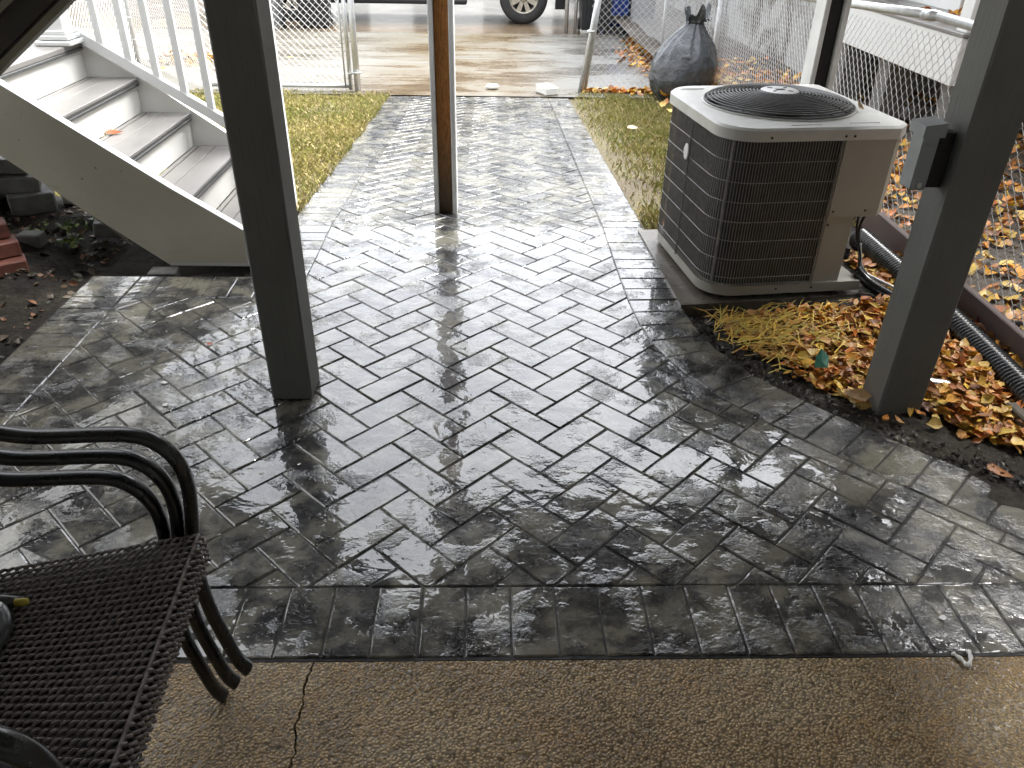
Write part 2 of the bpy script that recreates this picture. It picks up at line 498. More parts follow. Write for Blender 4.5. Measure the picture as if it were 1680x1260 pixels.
# ================================================================== the setting
def sheet(name, xs, ys, dz, mat, zfun=None, kind='structure', noise=0.0):
    V = []; F = []
    nx, ny = len(xs), len(ys)
    for j, y in enumerate(ys):
        for i, x in enumerate(xs):
            z = (zfun(x, y) if zfun else zg(y)) + dz
            V.append((x, y, z))
    for j in range(ny - 1):
        for i in range(nx - 1):
            a = j * nx + i; F.append((a, a + 1, a + nx + 1, a + nx))
    me = bpy.data.meshes.new(name); me.from_pydata(V, [], F)
    me.polygons.foreach_set('use_smooth', [True] * len(F)); me.update()
    o = link(name, me, mat); o['kind'] = kind
    return o

sheet('ground', [-400, -60, -12, -6, 0, 6, 12, 60, 400], [-400, -60, -10, 0, 2, 3.7, 6, 8, 13, 18, 25, 60, 400], -0.06, MAT['ground'])

# smooth value noise for uneven soil
_T = RNG.random((64, 64))
def vnoise(x, y):
    x %= 64; y %= 64
    i, j = int(x), int(y); fx, fy = x - i, y - j
    fx = fx * fx * (3 - 2 * fx); fy = fy * fy * (3 - 2 * fy)
    i1, j1 = (i + 1) % 64, (j + 1) % 64
    return (_T[i, j] * (1 - fx) + _T[i1, j] * fx) * (1 - fy) + (_T[i, j1] * (1 - fx) + _T[i1, j1] * fx) * fy
def fbm(x, y, o=4):
    a = .5; s = 0
    for k in range(o): s += a * vnoise(x, y); x *= 2.03; y *= 2.03; a *= .5
    return s

lin = lambda a, b, n: [a + (b - a) * k / (n - 1) for k in range(n)]

# the yard: lawn strips either side of the path
lawn_z = lambda x, y: zg(y) - .016 + .018 * (fbm(x * 3 + 9, y * 3) - .5)
sheet('lawn_left', lin(-4.2, -1.0, 40), lin(4.02, 8.18, 50), 0, MAT['ground'], lawn_z)
sheet('lawn_right', lin(.775, 2.3, 24), lin(3.68, 8.3, 54), 0, MAT['ground'], lawn_z)
# soil bed left of the patio and under the stairs
def soil_z(x, y):
    d = max(0.0, -1.72 - x)
    d2 = max(0.0, y - 3.10)
    z = -.035 + .09 * min(1, d / .7) + .12 * (fbm(x * 5, y * 5) - .45) * min(1, max(d, d2) / .25 + .15)
    return z + zg(y) * .7
sheet('soil_bed', lin(-4.2, -1.70, 110), lin(.4, 4.05, 140), 0, MAT['soil'], soil_z)
sheet('soil_under_stairs', lin(-1.70, -1.0, 36), lin(3.105, 4.05, 40), 0, MAT['soil'], lambda x, y: -.03 + .05 * (fbm(x * 5, y * 5) - .5))
# bed right of the patio
def bed_z(x, y):
    return -.012 + .05 * (fbm(x * 4 + 3, y * 4) - .5) + .05 * max(0, min(1, (x - 1.0) / .6))
sheet('planting_bed', lin(.78, 1.93, 60), lin(1.1, 3.70, 110), -.02, MAT['mud'], bed_z)
# neighbouring yard beyond the right fence
def nyard_z(x, y):
    return zg(y) * .55 + .02 + .10 * (fbm(x * 1.7, y * 1.7) - .5)
sheet('neighbour_yard', lin(1.93, 9, 60), lin(.3, 22, 130), 0, MAT['nground'], nyard_z)
sheet('gravel_yard', lin(-12, -4.2, 30), lin(2, 22, 60), -.01, MAT['nground'], lambda x, y: zg(y) + .05 * (fbm(x, y) - .5))

# driveway slabs with a joint between, sidewalk, street
for k, (y0, y1) in enumerate(((8.03, 10.55), (10.565, 13.09))):
    xs = [-7.5, -4.2, -4.19, 0, 2.14] if k == 0 else [-7.5, -4.2, -4.19, 0, 2.2]
    sheet('driveway', xs, [y0, (y0 + y1) / 2, y1], .004, MAT['drive'])
sheet('sidewalk', [-30, -6, -2.2, 1.6, 6, 30], [13.11, 14.2, 15.5], -.010, MAT['sidewalk'])
sheet('street', [-200, -20, 0, 20, 200], [15.5, 18, 25, 26], -.05, MAT['street'])

# exposed-aggregate slab at the house, with its crack
slab = MB()
crack = [(-.376, 1.109), (-.379, 1.05), (-.372, 1.0), (-.381, .955), (-.376, .90), (-.388, .84), (-.382, .74), (-.39, .6), (-.385, .2), (-.38, -.9)]
jit = [(x + .006 * math.sin(17 * y) + random.uniform(-.0025, .0025), y) for x, y in [((a[0] + (b[0] - a[0]) * k / 5), (a[1] + (b[1] - a[1]) * k / 5)) for a, b in zip(crack[:-1], crack[1:]) for k in range(5)] + [crack[-1]]]
left = [(-3.2, -.9)] + [(x - .0018 - .002 * math.sin(31 * y) ** 2, y) for x, y in reversed(jit)] + [(-3.2, 1.109)]
right = [(3.0, 1.109)] + [(x + .0015, y) for x, y in jit] + [(3.0, -.9)]
for nm, poly in (('left', left), ('right', right)):
    s_ = MB(); s_.prism(poly, -.12, -.002)
    o = s_.build('concrete_slab', MAT['aggregate']); o['kind'] = 'structure'
MB().box((-.1, .1, -.045), (6.3, 2.05, .05)).build('slab_joint', MAT['black'])['kind'] = 'structure'

# ------------------------------------------------------------------ stamped patio and path
W = 0.1041; LJ = .2082
def chaikin(P, n=3):
    for _ in range(n):
        Q = [P[0]]
        for a, b in zip(P[:-1], P[1:]):
            Q += [(a[0] * .75 + b[0] * .25, a[1] * .75 + b[1] * .25), (a[0] * .25 + b[0] * .75, a[1] * .25 + b[1] * .75)]
        P = Q + [P[-1]]
    return P
edgeR = chaikin([(.775, 8.0), (.775, 5.0), (.775, 3.2), (.778, 2.86), (.800, 2.60), (.862, 2.405), (.984, 2.205), (1.163, 2.005), (1.367, 1.798), (1.505, 1.658), (1.75, 1.40), (2.02, 1.115)], 3)
def resample(P, step):
    out = [P[0]]; d = 0
    for a, b in zip(P[:-1], P[1:]):
        L = math.dist(a, b); t = step - d
        while t <= L:
            out.append((a[0] + (b[0] - a[0]) * t / L, a[1] + (b[1] - a[1]) * t / L)); t += step
        d = L - (t - step)
    return out
R_pts = resample(edgeR, W)
def normals(P):
    N = []
    for i in range(len(P)):
        a, b = P[max(0, i - 1)], P[min(len(P) - 1, i + 1)]
        tx, ty = b[0] - a[0], b[1] - a[1]; L = math.hypot(tx, ty)
        N.append((ty / L, -tx / L))
    return N          # pointing to the inside (left of downward travel is +x) -> flipped below
NR = [(n[0] if n[0] < 0 else n[0], n[1]) for n in normals(R_pts)]
NR = [(-abs(n[0]), n[1] if n[0] < 0 else -n[1]) for n in NR]
innerR = [(p[0] + n[0] * LJ, p[1] + n[1] * LJ) for p, n in zip(R_pts, NR)]
innerR_poly = [p for p in innerR if p[1] > 1.323]
region = [(-1.492, 1.323), (innerR_poly[-1][0] + .18, 1.323)] + list(reversed(innerR_poly)) + [(innerR_poly[0][0], 7.995), (-.792, 7.995), (-.792, 2.897), (-1.492, 2.897)]

patio_base = MB()
outer = [(-1.70, 1.112), (2.02, 1.112)] + [p for p in reversed(edgeR) if p[1] > 1.12]
nearp = [p for p in outer if p[1] < 3.70] + [(.775, 3.70), (-1.0, 3.70), (-1.0, 3.105), (-1.70, 3.105)]
patio_base.prism(nearp, -.15, -.0032)
n0 = len(patio_base.v)
patio_base.add([(-1.0, 3.70, -.0032), (.775, 3.70, -.0032), (.775, 8.0, zg(8) - .0075), (-1.0, 8.0, zg(8) - .0075),
                (-1.0, 3.70, -.15), (.775, 3.70, -.15), (.775, 8.0, zg(8) - .15), (-1.0, 8.0, zg(8) - .15)],
               [(0, 1, 2, 3), (7, 6, 5, 4), (3, 2, 6, 7), (1, 5, 6, 2), (0, 3, 7, 4)])
patio = patio_base.build('patio', MAT['grout']); patio['kind'] = 'structure'

def clip(subject, clipper):
    out = subject
    for i in range(len(clipper)):
        a, b = clipper[i], clipper[(i + 1) % len(clipper)]
        ins = lambda p: (b[0] - a[0]) * (p[1] - a[1]) - (b[1] - a[1]) * (p[0] - a[0]) >= 0
        inp = out; out = []
        for k in range(len(inp)):
            p, q = inp[k - 1], inp[k]
            pi, qi = ins(p), ins(q)
            if pi != qi:
                d1 = (b[0] - a[0]) * (p[1] - a[1]) - (b[1] - a[1]) * (p[0] - a[0])
                d2 = (b[0] - a[0]) * (q[1] - a[1]) - (b[1] - a[1]) * (q[0] - a[0])
                t = d1 / (d1 - d2); out.append((p[0] + (q[0] - p[0]) * t, p[1] + (q[1] - p[1]) * t))
            if qi: out.append(q)
        if not out: return []
    # drop near-duplicate points
    r = []
    for p in out:
        if not r or math.dist(p, r[-1]) > .002: r.append(p)
    while len(r) > 2 and math.dist(r[0], r[-1]) < .002: r.pop()
    return r
def area(P): return .5 * sum(P[i - 1][0] * P[i][1] - P[i][0] * P[i - 1][1] for i in range(len(P)))
def inset(P, d):
    n = len(P); out = []
    for i in range(n):
        a, b, c = P[i - 1], P[i], P[(i + 1) % n]
        e1 = (b[0] - a[0], b[1] - a[1]); e2 = (c[0] - b[0], c[1] - b[1])
        l1 = math.hypot(*e1) or 1e-9; l2 = math.hypot(*e2) or 1e-9
        n1 = (-e1[1] / l1, e1[0] / l1); n2 = (-e2[1] / l2, e2[0] / l2)
        k = 1 + n1[0] * n2[0] + n1[1] * n2[1]
        k = max(k, .35)
        out.append((b[0] + d * (n1[0] + n2[0]) / k, b[1] + d * (n1[1] + n2[1]) / k))
    return out
JG = .0018
def brick_geo(P, mb, rel=None):
    """P: ccw ring already reduced by the joint; bevelled stone with an uneven top"""
    n = len(P)
    cx = sum(p[0] for p in P) / n; cy = sum(p[1] for p in P) / n
    ox, oy, oz = rel if rel else (0, 0, 0)
    tx, ty = random.uniform(-.005, .005), random.uniform(-.005, .005)
    h = random.uniform(-.0014, .0010)
    def pt(p, dz): return (p[0] - ox, p[1] - oy, zg(p[1]) + dz - oz)
    jit = lambda q, s: (q[0] + random.uniform(-s, s), q[1] + random.uniform(-s, s))
    # break the long edges so that they are not ruler straight
    Q = []
    for i in range(n):
        a, b = P[i], P[(i + 1) % n]; Q.append(a); L = math.dist(a, b)
        if L > .07:
            for t in (.33, .66): Q.append(jit((a[0] + (b[0] - a[0]) * t, a[1] + (b[1] - a[1]) * t), .0011))
    P = Q; n = len(P)
    I1 = inset(P, .0008); I2 = inset(P, .0048)
    top = lambda p, d: h + d + tx * (p[0] - cx) + ty * (p[1] - cy)
    bd = .0024 if cy < 3.7 else .0030
    vs = [pt(p, -.012) for p in P] + [pt(p, top(p, -bd - random.uniform(-.0007, .0008))) for p in I1] + [pt(p, top(p, random.uniform(-.0003, .0003))) for p in I2]
    vs.append(pt((cx, cy), h + .0002))
    fs = []
    for r in range(2):
        for i in range(n):
            j = (i + 1) % n; fs.append((r * n + i, r * n + j, (r + 1) * n + j, (r + 1) * n + i))
    c = 3 * n
    for i in range(n): fs.append((2 * n + i, 2 * n + (i + 1) % n, c))
    mb.add(vs, fs)
    return mb
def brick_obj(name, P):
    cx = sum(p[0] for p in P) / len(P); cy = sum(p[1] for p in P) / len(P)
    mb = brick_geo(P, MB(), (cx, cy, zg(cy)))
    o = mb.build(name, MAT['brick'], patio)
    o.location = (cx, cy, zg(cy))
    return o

bricks = []
c45 = math.sqrt(.5)
X0, Y0 = -.2966, 2.0486               # origin of the herringbone
def rot(u, v): return (X0 + c45 * (u + v), Y0 + c45 * (v - u))
NN = 90
for a in range(-NN, NN):
    for b in range(-14, 16):
        # lattice (w,-w) and (2w,2w) in the brick axes
        u = a * W + b * 2 * W; v = -a * W + b * 2 * W
        for (x0, y0, dx, dy) in ((u, v, 2 * W, W), (u, v - 2 * W, W, 2 * W)):
            g_ = JG * .5 if Y0 + c45 * (y0 - x0) < 3.7 else .0024
            ring = [rot(x0 + g_, y0 + g_), rot(x0 + dx - g_, y0 + g_), rot(x0 + dx - g_, y0 + dy - g_), rot(x0 + g_, y0 + dy - g_)]
            mx = sum(p[0] for p in ring) / 4; my = sum(p[1] for p in ring) / 4
            if not (-1.75 < mx < 2.3 and 1.15 < my < 8.2): continue
            if not (-.6 < mx < .4 and my > 3.3) and True:
                P = clip(region, ring)
            else: P = ring if my < 7.8 else clip(region, ring)
            if len(P) < 3: continue
            if area(P) < 0: P = P[::-1]
            if area(P) < .0009: continue
            bricks.append(P)
def view_size(P):
    mx = sum(p[0] for p in P) / len(P); my = sum(p[1] for p in P) / len(P)
    q = project((mx, my, zg(my)))
    if q is None or not (-40 < q[0] < 1720 and -20 < q[1] < 1290): return 0
    return area(P) / q[2] ** 2 * (1.4 / math.sqrt(mx * mx + my * my + 2))
bricks.sort(key=view_size, reverse=True)
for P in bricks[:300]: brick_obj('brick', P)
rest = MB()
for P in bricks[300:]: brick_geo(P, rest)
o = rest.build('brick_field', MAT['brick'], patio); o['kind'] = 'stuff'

# soldier course round the edge
def quad(x0, y0, x1, y1):
    g_ = JG * .5
    return [(x0 + g_, y0 + g_), (x1 - g_, y0 + g_), (x1 - g_, y1 - g_), (x0 + g_, y1 - g_)]
soldiers = []
k = -16
while True:
    x0 = -.054 + k * W
    if x0 > 1.96: break
    x1 = x0 + W
    if x1 > -1.70: soldiers.append(quad(max(x0, -1.70), 1.118, x1, 1.323))
    k += 1
y = 3.103
while y > 1.36:
    soldiers.append(quad(-1.698, max(y - .1035, 1.323), -1.492, y)); y -= .1035
x = -1.492
while x < -.80:
    soldiers.append(quad(x, 2.897, min(x + W, -.792), 3.103)); x += W
y = 3.105
while y < 7.98:
    soldiers.append(quad(-.998, y, -.792, min(y + .1035, 7.99))); y += .1035
for i in range(len(R_pts) - 1):
    a, b, c, d = R_pts[i], R_pts[i + 1], innerR[i + 1], innerR[i]
    P = [a, b, c, d]
    if area(P) < 0: P = P[::-1]
    P = inset(P, JG * .5)
    P = clip(P, [(-3, 1.325), (3, 1.325), (3, 7.99), (-3, 7.99)])
    if len(P) >= 3 and area(P) > .002: soldiers.append(P)
for P in soldiers:
    if area(P) < 0: P = P[::-1]
    brick_obj('border_brick', P)

# ================================================================== posts, deck and the upper stair flight
def post(name, label, x0, x1, y0, y1, z0, z1, mat, group):
    t = thing(name, label, 'post', ((x0 + x1) / 2, (y0 + y1) / 2, z0), 0, group)
    b = MB(); b.box((0, 0, (z1 - z0) / 2), (x1 - x0, y1 - y0, z1 - z0), bev=.006)
    b.build('shaft', mat, t)
    return t
DZ = 2.03                                # underside of the deck beams
post('deck_post', 'dark grey painted square deck post beside the white stair foot', -.708, -.578, 2.135, 2.268, 0.0, DZ, MAT['post'], 'grey deck posts')
post('deck_post', 'grey painted deck post in the leaf bed with a metal box on its side', 1.262, 1.402, 2.066, 2.200, -.02, DZ, MAT['post'], 'grey deck posts')

def wrapped_post(label, xc, y0, z0):
    t = thing('wrapped_post', label, 'post', (xc, y0 + .06, z0), 0, 'posts with boxed sides')
    MB().box((0, .012, (DZ - z0) / 2), (.070, .088, DZ - z0), bev=.004).build('core', MAT['brown'], t)
    for s in (-1, 1):
        MB().box((s * .0475, 0, (DZ - z0) / 2), (.024, .125, DZ - z0), bev=.003).build('side_board', MAT['trim_grey'], t)
    return t
wrapped_post('brown wooden post between light grey side boards standing on the path', -.232, 3.95, -.018)
w3 = wrapped_post('boxed post with white side board behind the air conditioner', 1.612, 3.95, -.03)
for ch in list(w3.children):  # core coloured black to stand for the shaded recess between the boards
    if ch.name.startswith('core'):
        ch.data = ch.data.copy(); ch.data.materials.clear(); ch.data.materials.append(MAT['black'])

deck = thing('deck', 'raised timber deck overhead carried by the grey posts', 'deck', (0, 1.5, DZ))
def dpart(name, c, d, mat=MAT['deck_wood']):
    return MB().box((c[0], c[1] - 1.5, c[2] - DZ), d, bev=.004).build(name, mat, deck)
dpart('beam', (1.0, 4.01, DZ + .12), (2.7, .09, .24))
dpart('beam', (.35, 2.19, DZ + .12), (2.4, .09, .24))
xj = -3.2
while xj < 2.33:
    for (ya, yb) in (((-.8, 2.13),) if xj < .2 else ((-.8, 2.13), (2.26, 3.95))):
        dpart('joist', (xj, (ya + yb) / 2, DZ + .14), (.038, yb - ya, .19))
    if -.34 < xj < .2: dpart('joist', (xj, 3.58, DZ + .14), (.038, .70, .19))
    xj += .405
yb = -.86
while yb < 4.06:
    x0, x1 = -3.3, 2.35
    if yb > 2.16: x0 = -.35
    if 2.22 < yb < 3.2: x0 = .08
    dpart('deck_board', ((x0 + x1) / 2, yb + .07, DZ + .252), (x1 - x0, .139, .026))
    yb += .143

# upper flight: climbs from the landing on the left up to the deck
uf = thing('upper_stair_flight', 'dark timber stair flight climbing to the deck in the top left corner', 'stairs', (-1.85, 2.7, .8))
def slope_board(y0, y1, xa, za, xb, slope, depth, name, mat, parent, o=(-1.85, 2.7, .8)):
    zb = za + slope * (xb - xa)
    poly = [(xa - o[0], za - o[2]), (xb - o[0], zb - o[2]), (xb - o[0], zb + depth - o[2]), (xa - o[0], za + depth - o[2])]
    m = MB(); m.prism(poly, y0 - o[1], y1 - o[1], 'y'); return m.build(name, mat, parent)
SL = .74
xa = -1.86
zb0 = .962 + SL * (xa + 1.378)
slope_board(2.35, 2.39, xa, zb0, .05, SL, .022, 'lower_trim', MAT['deck_trim'], uf)
slope_board(2.362, 2.40, xa, zb0 + .022, .05, SL, .012, 'groove_strip', MAT['dark_wood'], uf)
slope_board(2.356, 2.40, xa, zb0 + .034, .05, SL, .076, 'stringer', MAT['dark_wood'], uf)
slope_board(2.348, 2.39, xa, zb0 + .112, .05, SL, .020, 'upper_trim', MAT['deck_trim'], uf)
slope_board(2.358, 2.40, xa, zb0 + .132, .05, SL, .20, 'stringer', MAT['dark_wood'], uf)
slope_board(3.08, 3.12, xa, zb0 + .235, .05, SL, .20, 'stringer', MAT['dark_wood'], uf)
for k in range(9):
    xs = -1.80 + k * .222; z_ = .80 + .164 * (k + 1)
    MB().box((xs + .12 + 1.85, 0.04, z_ + .06 - .8), (.26, .66, .03)).build('tread', MAT['deck_wood'], uf)
    MB().box((xs + .01 + 1.85, 0.04, z_ - .03 - .8), (.018, .66, .145)).build('riser', MAT['deck_wood'], uf)

# house behind the camera
hw = thing('house', 'pale grey clapboard house wall behind the patio', 'house', (0, -.92, 0))
MB().box((0, -.15, 2.6), (12, .3, 5.6)).build('wall', MAT['siding'], hw)
for k in range(24): MB().box((0, .006, .1 + k * .115), (12, .014, .10), bev=.003).build('clapboard', MAT['siding'], hw)

for x_, nm in ((2.75, 'shade_wall'), (-3.55, 'shade_wall')):  # unseen side walls, added to keep daylight off faces turned to the house
    MB().box((x_, 1.1, 1.15), (.2, 2.1, 2.3)).build(nm, MAT['siding'], hw)
nl = thing('left_blocker_house', 'unseen grey sided house added to darken the left patio reflections', 'house', (-7.2, 3.6, -.3))  # out of view, added to block sky from the left patio's reflection
MB().box((0, 0, 2.9), (4.0, 14.0, 6.0)).build('wall', MAT['siding'], nl)
m = MB(); m.prism([(-2.3, 5.5), (2.3, 5.5), (0, 7.0)], -7.3, 7.3, 'y'); m.v = [(p[0], p[1], p[2] + .3) for p in m.v]; m.build('roof', MAT['roof'], nl)
for yy in (-2.5, .5, 3.4):
    f_ = MB().box((2.01, yy, 2.6), (.05, .95, 1.4), bev=.01).build('window', MAT['white'], nl)
    MB().box((2.04, yy, 2.6), (.02, .8, 1.2)).build('pane', MAT['glass'], f_)

# ================================================================== white staircase
st = thing('staircase', 'white staircase with grey composite treads beside the left post', 'stairs', (-1.4, 3.6, 0))
SO = Vector((-1.4, 3.6, 0))
NOS = [(-1.04, .144), (-1.265, .306), (-1.491, .468), (-1.712, .630)]
LAND_X, LAND_Z = -1.935, .792
YN, YF = 3.20, 4.03
def sp(mb, name, mat, parent=st):
    mb.v = [(p[0] - SO.x, p[1] - SO.y, p[2] - SO.z) for p in mb.v]
    return mb.build(name, mat, parent)
m = MB(); m.prism([(-1.405, .012), (-1.062, .010), (-1.055, .165), (-1.326, .345), (-1.894, .752), (-2.05, .865), (-2.12, .865), (-2.12, .60), (-1.981, .482), (-1.685, .235)], YN, YN + .035, 'y')
sp(m, 'near_stringer', MAT['stringer'])
m = MB(); m.prism([(-1.401, .008), (-1.060, .006), (-1.051, .168), (-1.3232, .3505), (-1.8912, .7575), (-2.05, .872), (-2.05, .866), (-1.894, .753), (-1.326, .346), (-1.056, .166), (-1.068, .02), (-1.40, .02)], YN - .002, YN + .039, 'y')
sp(m, 'stringer_edge', MAT['white'])
m = MB(); m.prism([(-1.40, -.06), (-1.046, -.06), (-1.046, .152), (-1.265, .320), (-1.491, .482), (-1.712, .644), (-1.93, .805), (-2.12, .805), (-2.12, .6), (-1.98, .48)], YF, YF + .035, 'y')
sp(m, 'far_stringer', MAT['cream'])
prev_x = -1.02
for i, (nx, nz) in enumerate(NOS):
    back = NOS[i + 1][0] - .012 if i + 1 < len(NOS) else LAND_X - .012
    w_ = (nx - back)
    zlo = NOS[i - 1][1] if i else -.02
    # riser
    m = MB(); m.box((nx - .022, (YN + YF) / 2 + .018, (zlo + nz - .028) / 2), (.016, YF - YN - .037, nz - .028 - zlo - .002)); sp(m, 'riser', MAT['cream'])
    # two boards and a narrow filler strip
    b1 = .125; b2 = w_ - b1 - .034
    for (xa_, wd) in ((nx - b1, b1), (nx - b1 - .004 - b2, b2), (back + .001, .022)):
        m = MB(); m.box((xa_ + wd / 2, (YN + YF) / 2 + .018, nz - .012), (wd, YF - YN - .039, .024), bev=.003); sp(m, 'tread_board', MAT['composite'])
    m = MB(); m.box((nx - .008, (YN + YF) / 2 + .018, nz - .031), (.020, YF - YN - .045, .014), bev=.003); sp(m, 'nosing_strip', MAT['nosing'])
    m = MB(); m.box((nx + .0015, (YN + YF) / 2 + .018, nz - .0125), (.004, YF - YN - .045, .004)); sp(m, 'nosing_groove', MAT['nosing'])
# landing
m = MB(); m.box((LAND_X - .022, (YN + YF) / 2 + .018, (NOS[-1][1] + LAND_Z - .028) / 2), (.016, YF - YN - .037, LAND_Z - NOS[-1][1] - .030)); sp(m, 'riser', MAT['cream'])
xl = LAND_X
for k in range(8):
    m = MB(); m.box((xl - .068, 3.30, LAND_Z - .012), (.135, 1.52, .024), bev=.003); sp(m, 'landing_board', MAT['composite']); xl -= .139
m = MB(); m.box((LAND_X - .006, (YN + YF) / 2, LAND_Z - .031), (.020, YF - YN - .03, .014), bev=.003); sp(m, 'nosing_strip', MAT['nosing'])
m = MB(); m.box((-2.5, 4.05, .69), (1.1, .03, .18)); sp(m, 'landing_fascia', MAT['cream'])
for (px_, py_) in ((-2.25, 2.6), (-2.95, 2.6), (-2.95, 4.0), (-2.15, 3.98)):
    m = MB(); m.box((px_, py_, .36), (.09, .09, .80)); sp(m, 'landing_leg', MAT['cream'])
# newel on the landing
nw = bpy.data.objects.new('newel', None); COL.objects.link(nw); nw.parent = st
m = MB(); m.box((-1.985, 3.93, 1.35), (.10, .10, 1.1), bev=.004); sp(m, 'newel_shaft', MAT['white'], nw)
for d_, z_ in ((.165, .803), (.145, .826), (.125, .846)):
    m = MB(); m.box((-1.985, 3.93, z_), (d_, d_, .0195), bev=.004); sp(m, 'newel_trim', MAT['white'], nw)
# railing on the far side
rl = bpy.data.objects.new('railing', None); COL.objects.link(rl); rl.parent = st
RS = -.632
def rail_z(x): return .846 + RS * (x + 2.018)
for nm, zo, hh in (('bottom_rail', 0, .055), ('top_rail', .80, .06)):
    xa_, xb_ = -1.94, -1.10
    m = MB(); m.prism([(xa_, rail_z(xa_) + zo), (xb_, rail_z(xb_) + zo), (xb_, rail_z(xb_) + zo + hh), (xa_, rail_z(xa_) + zo + hh)], 3.985, 4.03, 'y'); sp(m, nm, MAT['white'], rl)
bx_ = -1.90
for k in range(9):
    x_ = -1.838 + k * .1155
    if x_ > -1.12: break
    m = MB(); m.box((x_, 4.007, rail_z(x_) + .05 + .37), (.032, .032, .75), bev=.002); sp(m, 'baluster', MAT['white'], rl)
m = MB(); m.box((-1.068, 4.007, .62), (.085, .085, 1.30), bev=.004); sp(m, 'lower_newel', MAT['white'], rl)

# ================================================================== air conditioner
MB().prism([(.775, 2.825), (1.62, 2.945), (1.56, 3.76), (.735, 3.665)], -.05, .010).build('equipment_pad', MAT['pad'])
o = bpy.data.objects['equipment_pad']; tag(o, 'low wet concrete pad under the air conditioner', 'concrete pad')
AX, AY, AR = .875, 2.857, rad(7)
ac = thing('air_conditioner', 'beige outdoor air conditioner with wire grille and round fan guard on top', 'air conditioner', (AX, AY, .021), AR)
AL, AW, AZ = .70, .74, .672
def rounded(x0, y0, x1, y1, r, cham=0.0, n=8):
    """ccw ring; left corners and the back right corner rounded, front right corner chamfered"""
    P = []
    def arc(cx, cy, a0):
        for k in range(n + 1):
            a = rad(a0 + 90 * k / n); P.append((cx + r * math.cos(a), cy + r * math.sin(a)))
    arc(x0 + r, y0 + r, 180)
    if cham: P.extend([(x1 - cham, y0), (x1, y0 + cham)])
    else: P.append((x1, y0))
    if cham: P.extend([(x1, y1 - .02), (x1 - .02, y1)])
    else: P.append((x1, y1))
    arc(x0 + r, y1 - r, 90)
    return P
RC = .13
# base pan
m = MB(); m.prism(rounded(-.004, -.004, AL - .03, AW, RC), .012, .052); shade_auto(m.build('base_pan', MAT['ac_paint'], ac), 35)
# dark coil
coil = rounded(.022, .022, AL - .2, AW - .02, RC - .02)
m = MB(); m.prism(coil, .052, AZ - .02); shade_auto(m.build('coil', MAT['ac_dark'], ac), 35)
# lid with a raised lip
lid_o = rounded(-.022, -.022, AL + .012, AW + .012, RC + .01, .055)
lid_i = rounded(-.012, -.012, AL + .002, AW + .002, RC, .05)
n_ = len(lid_o); vs = [(p[0], p[1], AZ - .035) for p in lid_o] + [(p[0], p[1], AZ + .004) for p in lid_o] + [(p[0], p[1], AZ + .012) for p in lid_i]
m = MB(); m.add(vs, [tuple(range(n_))[::-1], tuple(range(2 * n_, 3 * n_))] + [(r * n_ + i, r * n_ + (i + 1) % n_, (r + 1) * n_ + (i + 1) % n_, (r + 1) * n_ + i) for r in range(2) for i in range(n_)])
lid = shade_auto(m.build('lid', MAT['ac_lid'], ac), 35)
for (sx, sy, w_, d_) in ((.06, .66, .10, .004), (.075, .68, .10, .004), (.52, .04, .12, .004), (.28, .025, .12, .004)):
    MB().box((sx + .02, sy, AZ + .0125), (w_, d_, .003)).build('lid_rib', MAT['ac_lid'], lid)
# wire guard round front and left side
path = [(.445, -.006), (.13, -.006)]
arcp = [(RC - .006 + RC * math.cos(rad(270 - a)), RC - .006 + RC * math.sin(rad(270 - a))) for a in range(0, 91, 6)]
path = [(.452, -.006)] + arcp + [(-.006, AW - RC)]
arcb = [(RC - .006 + RC * math.cos(rad(180 - a)), AW - RC + RC * math.sin(rad(180 - a))) for a in range(0, 61, 10)]
path += arcb[1:]
wires = resample(path, .0115)
m = MB()
for k, p in enumerate(wires):
    m.tube([(p[0], p[1], .055), (p[0], p[1], AZ - .034)], .0016, 4, cap=False)
m.build('upright_wires', MAT['ac_wire'], ac)['kind'] = 'stuff'
for k in range(8):
    z_ = .092 + k * .0775
    MB().tube([(p[0] - .002, p[1] - .002, z_) for p in resample(path, .03)], .0017, 5).build('guard_wire', MAT['ac_wire'], ac)
for (px_, py_) in ((.030, .030), (-.011, .36), (.445, -.010)):
    MB().tube([(px_, py_, .05), (px_, py_, AZ - .03)], .0032, 6).build('guard_bar', MAT['ac_wire'], ac)
# badge on the left side
m = MB(); m.lathe([(.0265, 0), (.0265, .004), (.023, .006)], n=20)
m.v = [(-.016 - p[2], .37 + p[0] * .95, .50 + p[1] * 1.25) for p in m.v]; m.build('badge', MAT['badge'], ac)
# service panel: upper box stands proud, lower panel set back
m = MB(); m.prism([(.452, -.012), (AL - .045, -.012), (AL + .002, .035), (AL + .002, .34), (.452, .34)], .335, AZ - .033); m.build('service_panel', MAT['ac_paint'], ac)
m = MB(); m.prism([(.452, .010), (.575, .010), (.61, .11), (.63, .34), (.452, .34)], .052, .331); m.build('lower_panel', MAT['ac_paint'], ac)
m = MB(); m.prism([(.452, .34), (AL - .02, .34), (AL - .02, AW - .03), (.452, AW - .03)], .052, AZ - .033); m.build('rear_panel', MAT['ac_paint'], ac)
for (sx, sz) in ((.466, .36), (.466, .315), (.60, .36), (.15, AZ - .02), (.44, AZ - .02), (.47, AZ - .02), (.30, .03), (.455, .03)):
    MB().lathe([(.005, 0), (.004, .003)], n=8).build('screw', MAT['ac_dark'], ac)
    s_ = ac.children[-1]; 
scr = [c for c in ac.children if c.name.startswith('screw')]
